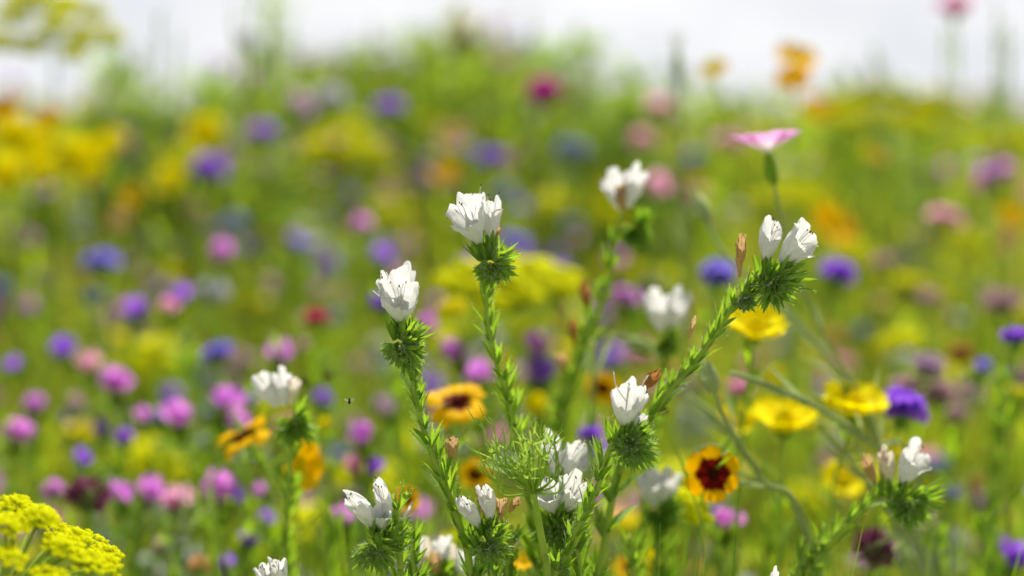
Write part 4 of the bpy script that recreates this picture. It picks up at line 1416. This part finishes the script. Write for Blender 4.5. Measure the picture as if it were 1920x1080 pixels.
# grass tufts in the foreground
def tuft(label, x, y, d, n, hgt, seed, spread=.03, mat='leaf', w=.0022):
    rnd = random.Random(seed)
    top = at(x, y, d)
    base = Vector((top.x, top.y, ground_z(top.x, top.y)))
    b = MB()
    for k in range(n):
        a = rnd.uniform(0, 6.28)
        lean = rnd.uniform(.02, .22)
        h = (top.z - base.z) * rnd.uniform(.82, 1.02)
        e = Vector((math.cos(a) * lean * h, math.sin(a) * lean * h, h))
        o = base + Vector((rnd.uniform(-spread, spread), rnd.uniform(-spread, spread) * .5, 0))
        b.leaf(o, e, FRONT, h * 1.04, w * rnd.uniform(.5, 1.3), rnd.uniform(-.12, .12), .4, 9, .3)
    o = b.build('grass_tuft', mat)
    o.location = (0, 0, 0)
    return tag(o, label, 'grass tuft', 'grass tufts in front')


tuft('fine grass tuft at the bottom between the leaning bugloss and its neighbour', 1130, 1000, .535, 26, 0, 1, .03)
tuft('grass tuft rising at the bottom under the small crisp bugloss', 950, 1010, .55, 22, 0, 2, .03)
tuft('grass tuft at the bottom under the dark-eyed coreopsis', 1400, 985, .62, 30, 0, 3, .05)
tuft('grass tuft in the bottom right corner', 1800, 930, .66, 40, 0, 4, .06)
tuft('grass tuft at the bottom left of the beaked white pair', 600, 985, .66, 36, 0, 5, .06)
tuft('grass tuft behind the corner umbel', 300, 950, .72, 34, 0, 6, .07)


# ------------------------------------------------------------------ taller leafy herbs that make the skyline
def leafy_herb(label, x, ytop, d, seed, dens=1.0, mat=None, wid=.05, group='tall leafy herbs on the skyline'):
    rnd = random.Random(seed)
    top = at(x, ytop, d)
    base = Vector((top.x, top.y, ground_z(top.x, top.y)))
    T = thing('leafy_herb', base, label, 'plant', group)
    H = top.z - base.z
    f = MB()
    for k in range(int(5 * dens)):
        a = rnd.uniform(0, 6.28)
        hh = H * rnd.uniform(.7, 1.0) if k else H
        e = base + Vector((math.cos(a) * wid * rnd.random() * d, math.sin(a) * wid * rnd.random() * d, hh))
        path = smooth_path([e, e.lerp(base, .5) + Vector((rnd.uniform(-.02, .02), 0, 0)), base], 12)
        s = MB()
        s.tube(path, .0015, 5)
        s.build('stem', 'stem', T, T)
        for z in range(40):
            t = rnd.random() ** 1.3 * .8
            p = path[int(t * 12)]
            an = rnd.uniform(0, 6.28)
            dd = Vector((math.cos(an), math.sin(an), rnd.uniform(.1, 1.4)))
            f.leaf(p, dd, UP, rnd.uniform(.03, .07), rnd.uniform(.008, .016), rnd.uniform(-.4, .2), .3, 4)
    f.build('foliage', mat or 'leaf', T, T)
    return T


sky_list = [(560, 150, 2.6), (620, 120, 2.8), (680, 108, 2.9), (740, 100, 2.8), (800, 92, 2.7), (850, 85, 2.4), (900, 100, 2.8), (960, 98, 2.8), (1010, 105, 2.7), (1060, 92, 2.5), (1110, 98, 2.3), (1150, 130, 2.3),
            (1185, 150, 2.2), (520, 180, 2.5), (470, 190, 2.4), (420, 160, 2.3), (360, 170, 2.2), (300, 150, 2.2), (230, 165, 2.1), (180, 130, 2.0), (1230, 175, 2.4), (1290, 190, 2.6), (1420, 180, 2.7), (1560, 185, 2.6),
            (1640, 165, 2.4), (1730, 185, 2.5), (1850, 215, 2.8), (50, 300, 1.9), (510, 20, 1.9), (495, 60, 1.8)]
for i, (x, yt, d) in enumerate(sky_list):
    L = sorted(LAND, key=lambda l: abs(l[1] - x) + .3 * abs(l[2] - yt))[0]
    side = 'left' if x < L[1] else 'right'
    nth = ['broad', 'ragged', 'bushy', 'slender', 'dense', 'loose', 'upright'][i % 7]
    leafy_herb(f'{nth} blurred leafy herb on the skyline, {"far " if abs(L[1]-x) > 120 else ""}{side} of {L[0]}', x, yt, d, 5000 + i, 1.2 if yt > 80 else .5, GM1 if i % 2 else None, .04 if yt > 80 else .012)

# thin grass stems against the sky
for i, (x, yt, d) in enumerate([(300, 20, 1.3), (335, 60, 1.4), (270, 90, 1.5), (700, 40, 1.6), (860, 10, 1.3), (905, 50, 1.5), (955, 20, 1.6), (1000, 30, 1.5), (1085, 40, 1.7), (1640, 90, 1.5), (1655, 110, 1.6), (1870, 10, 1.2),
                                (1885, 40, 1.3), (1775, 60, 1.5), (1900, 80, 1.4), (440, 20, 1.4), (480, -20, 1.2), (500, -30, 1.3), (515, 10, 1.25)]):
    top = at(x, yt, d)
    rnd = random.Random(7000 + i)
    base = Vector((top.x + rnd.uniform(-.05, .05), top.y, ground_z(top.x, top.y)))
    T = thing('grass_stalk', base, 'thin blurred seeding grass stalk standing up against the pale sky', 'grass stalk', 'grass stalks against the sky')
    s = MB()
    path = smooth_path([top, top.lerp(base, .4) + Vector((rnd.uniform(-.02, .02), 0, 0)), base], 14)
    s.tube(path, [.0008 + .0008 * k / 14 for k in range(15)], 5)
    s.build('stem', 'stem', T, T)
    f = MB()
    for z in range(45):
        p = path[0].lerp(path[4], rnd.random())
        an = rnd.uniform(0, 6.28)
        f.leaf(p, Vector((math.cos(an), math.sin(an), 1.6)), UP, rnd.uniform(.006, .014), .0022, 0, .3, 3)
    f.build('spikelets', 'palestem', T, T)

# ------------------------------------------------------------------ flowers scattered further back, out of focus
FILL = [('V', 'violet', 40), ('V', 'magenta', 40), ('K', 'blue', 50), ('K', 'palepink', 60), ('U', 'lemon', 70), ('O', 'orange', 40), ('K', 'pink', 40), ('Y', 'yellow', 60), ('P', 'mauve', 40)]
MID = [('P', 'mauve', 60), ('V', 'palepink', 45), ('K', 'dullblue', 50), ('P', 'peach', 50), ('P', 'lilac', 60), ('U', 'lemon', 30), ('V', 'magenta', 50), ('V', 'violet', 48), ('Y', 'yellow', 40), ('K', 'pink', 40), ('K', 'lilac', 30)]
FL = {'V': 'violet', 'K': 'cornflower'}
ii = 0
for k, c, n in FILL:
    g = f'{COLN[c]} {KN[k]}s scattered far back'
    for q in range(n):
        ii += 1
        rnd = random.Random(9000 + ii)
        y = 2.0 * (9.0 / 2.0) ** rnd.random()
        x = rnd.uniform(-1, 1) * (y * .47 + .15)
        cz = float(canopy(np.array([x]), np.array([y]))[0])
        h = Vector((x, y, ground_z(x, y) + cz * rnd.uniform(.95, 1.12)))
        herb(k, h, NATIVE[k] * rnd.uniform(.8, 1.15) * (1.15 if y > 4 else 1), c, f'little {COLN[c]} {KN[k]} lost in blur far back in the meadow', g, 9000 + ii, leafy=False)


for k, c, n in MID:
    g = f'muted {COLN[c]} {KN[k]}s sunk in the greenery'
    for q in range(n):
        ii += 1
        rnd = random.Random(9000 + ii)
        y = 0.95 * (2.6 / 0.95) ** rnd.random()
        x = rnd.uniform(-1, 1) * (y * .42 + .05)
        if c in ('magenta', 'violet') and k == 'V':
            x = -abs(x) + y * .08
        cz = float(canopy(np.array([x]), np.array([y]))[0])
        h = Vector((x, y, ground_z(x, y) + cz * rnd.uniform(.80, 1.06)))
        herb(k, h, NATIVE[k] * rnd.uniform(.6, .95), c, f'muted {COLN[c]} {KN[k]} half sunk in the blurred greenery', g, 9000 + ii, leafy=False)


# ------------------------------------------------------------------ distant conifers
def conifer(label, x, ytop, d, seed):
    rnd = random.Random(seed)
    top = at(x, ytop, d)
    base = Vector((top.x, top.y, ground_z(top.x, top.y)))
    H = top.z - base.z
    T = thing('conifer', base, label, 'tree', 'distant conifers')
    t = MB()
    t.tube([base, base.lerp(top, .5), top], [H * .03, H * .02, H * .004], 8)
    t.build('trunk', 'brown', T, T)
    c = MB()
    for k in range(900):
        u = rnd.random() ** .8
        z = H * (.12 + .88 * u)
        a = rnd.uniform(0, 6.28)
        rr = H * .42 * (1 - u) * rnd.uniform(.3, 1) + H * .01
        c.leaf(base + Vector((math.cos(a) * rr * .4, math.sin(a) * rr * .4, z)), Vector((math.cos(a), math.sin(a), -.25)), UP, rr * .9 + H * .02, H * .03, -.15, .3, 3)
    c.build('crown', M['spruce'], T, T)


M['spruce'] = sheet_mat('spruce_green', (0.03, 0.07, 0.05, 1), (0.06, 0.11, 0.08, 1), .15, None, scale=3)
conifer('small dark spruce on the horizon right of the tall orange blooms', 1642, 118, 42, 1)
conifer('faint far spruce on the horizon at the right edge', 1888, 150, 55, 2)
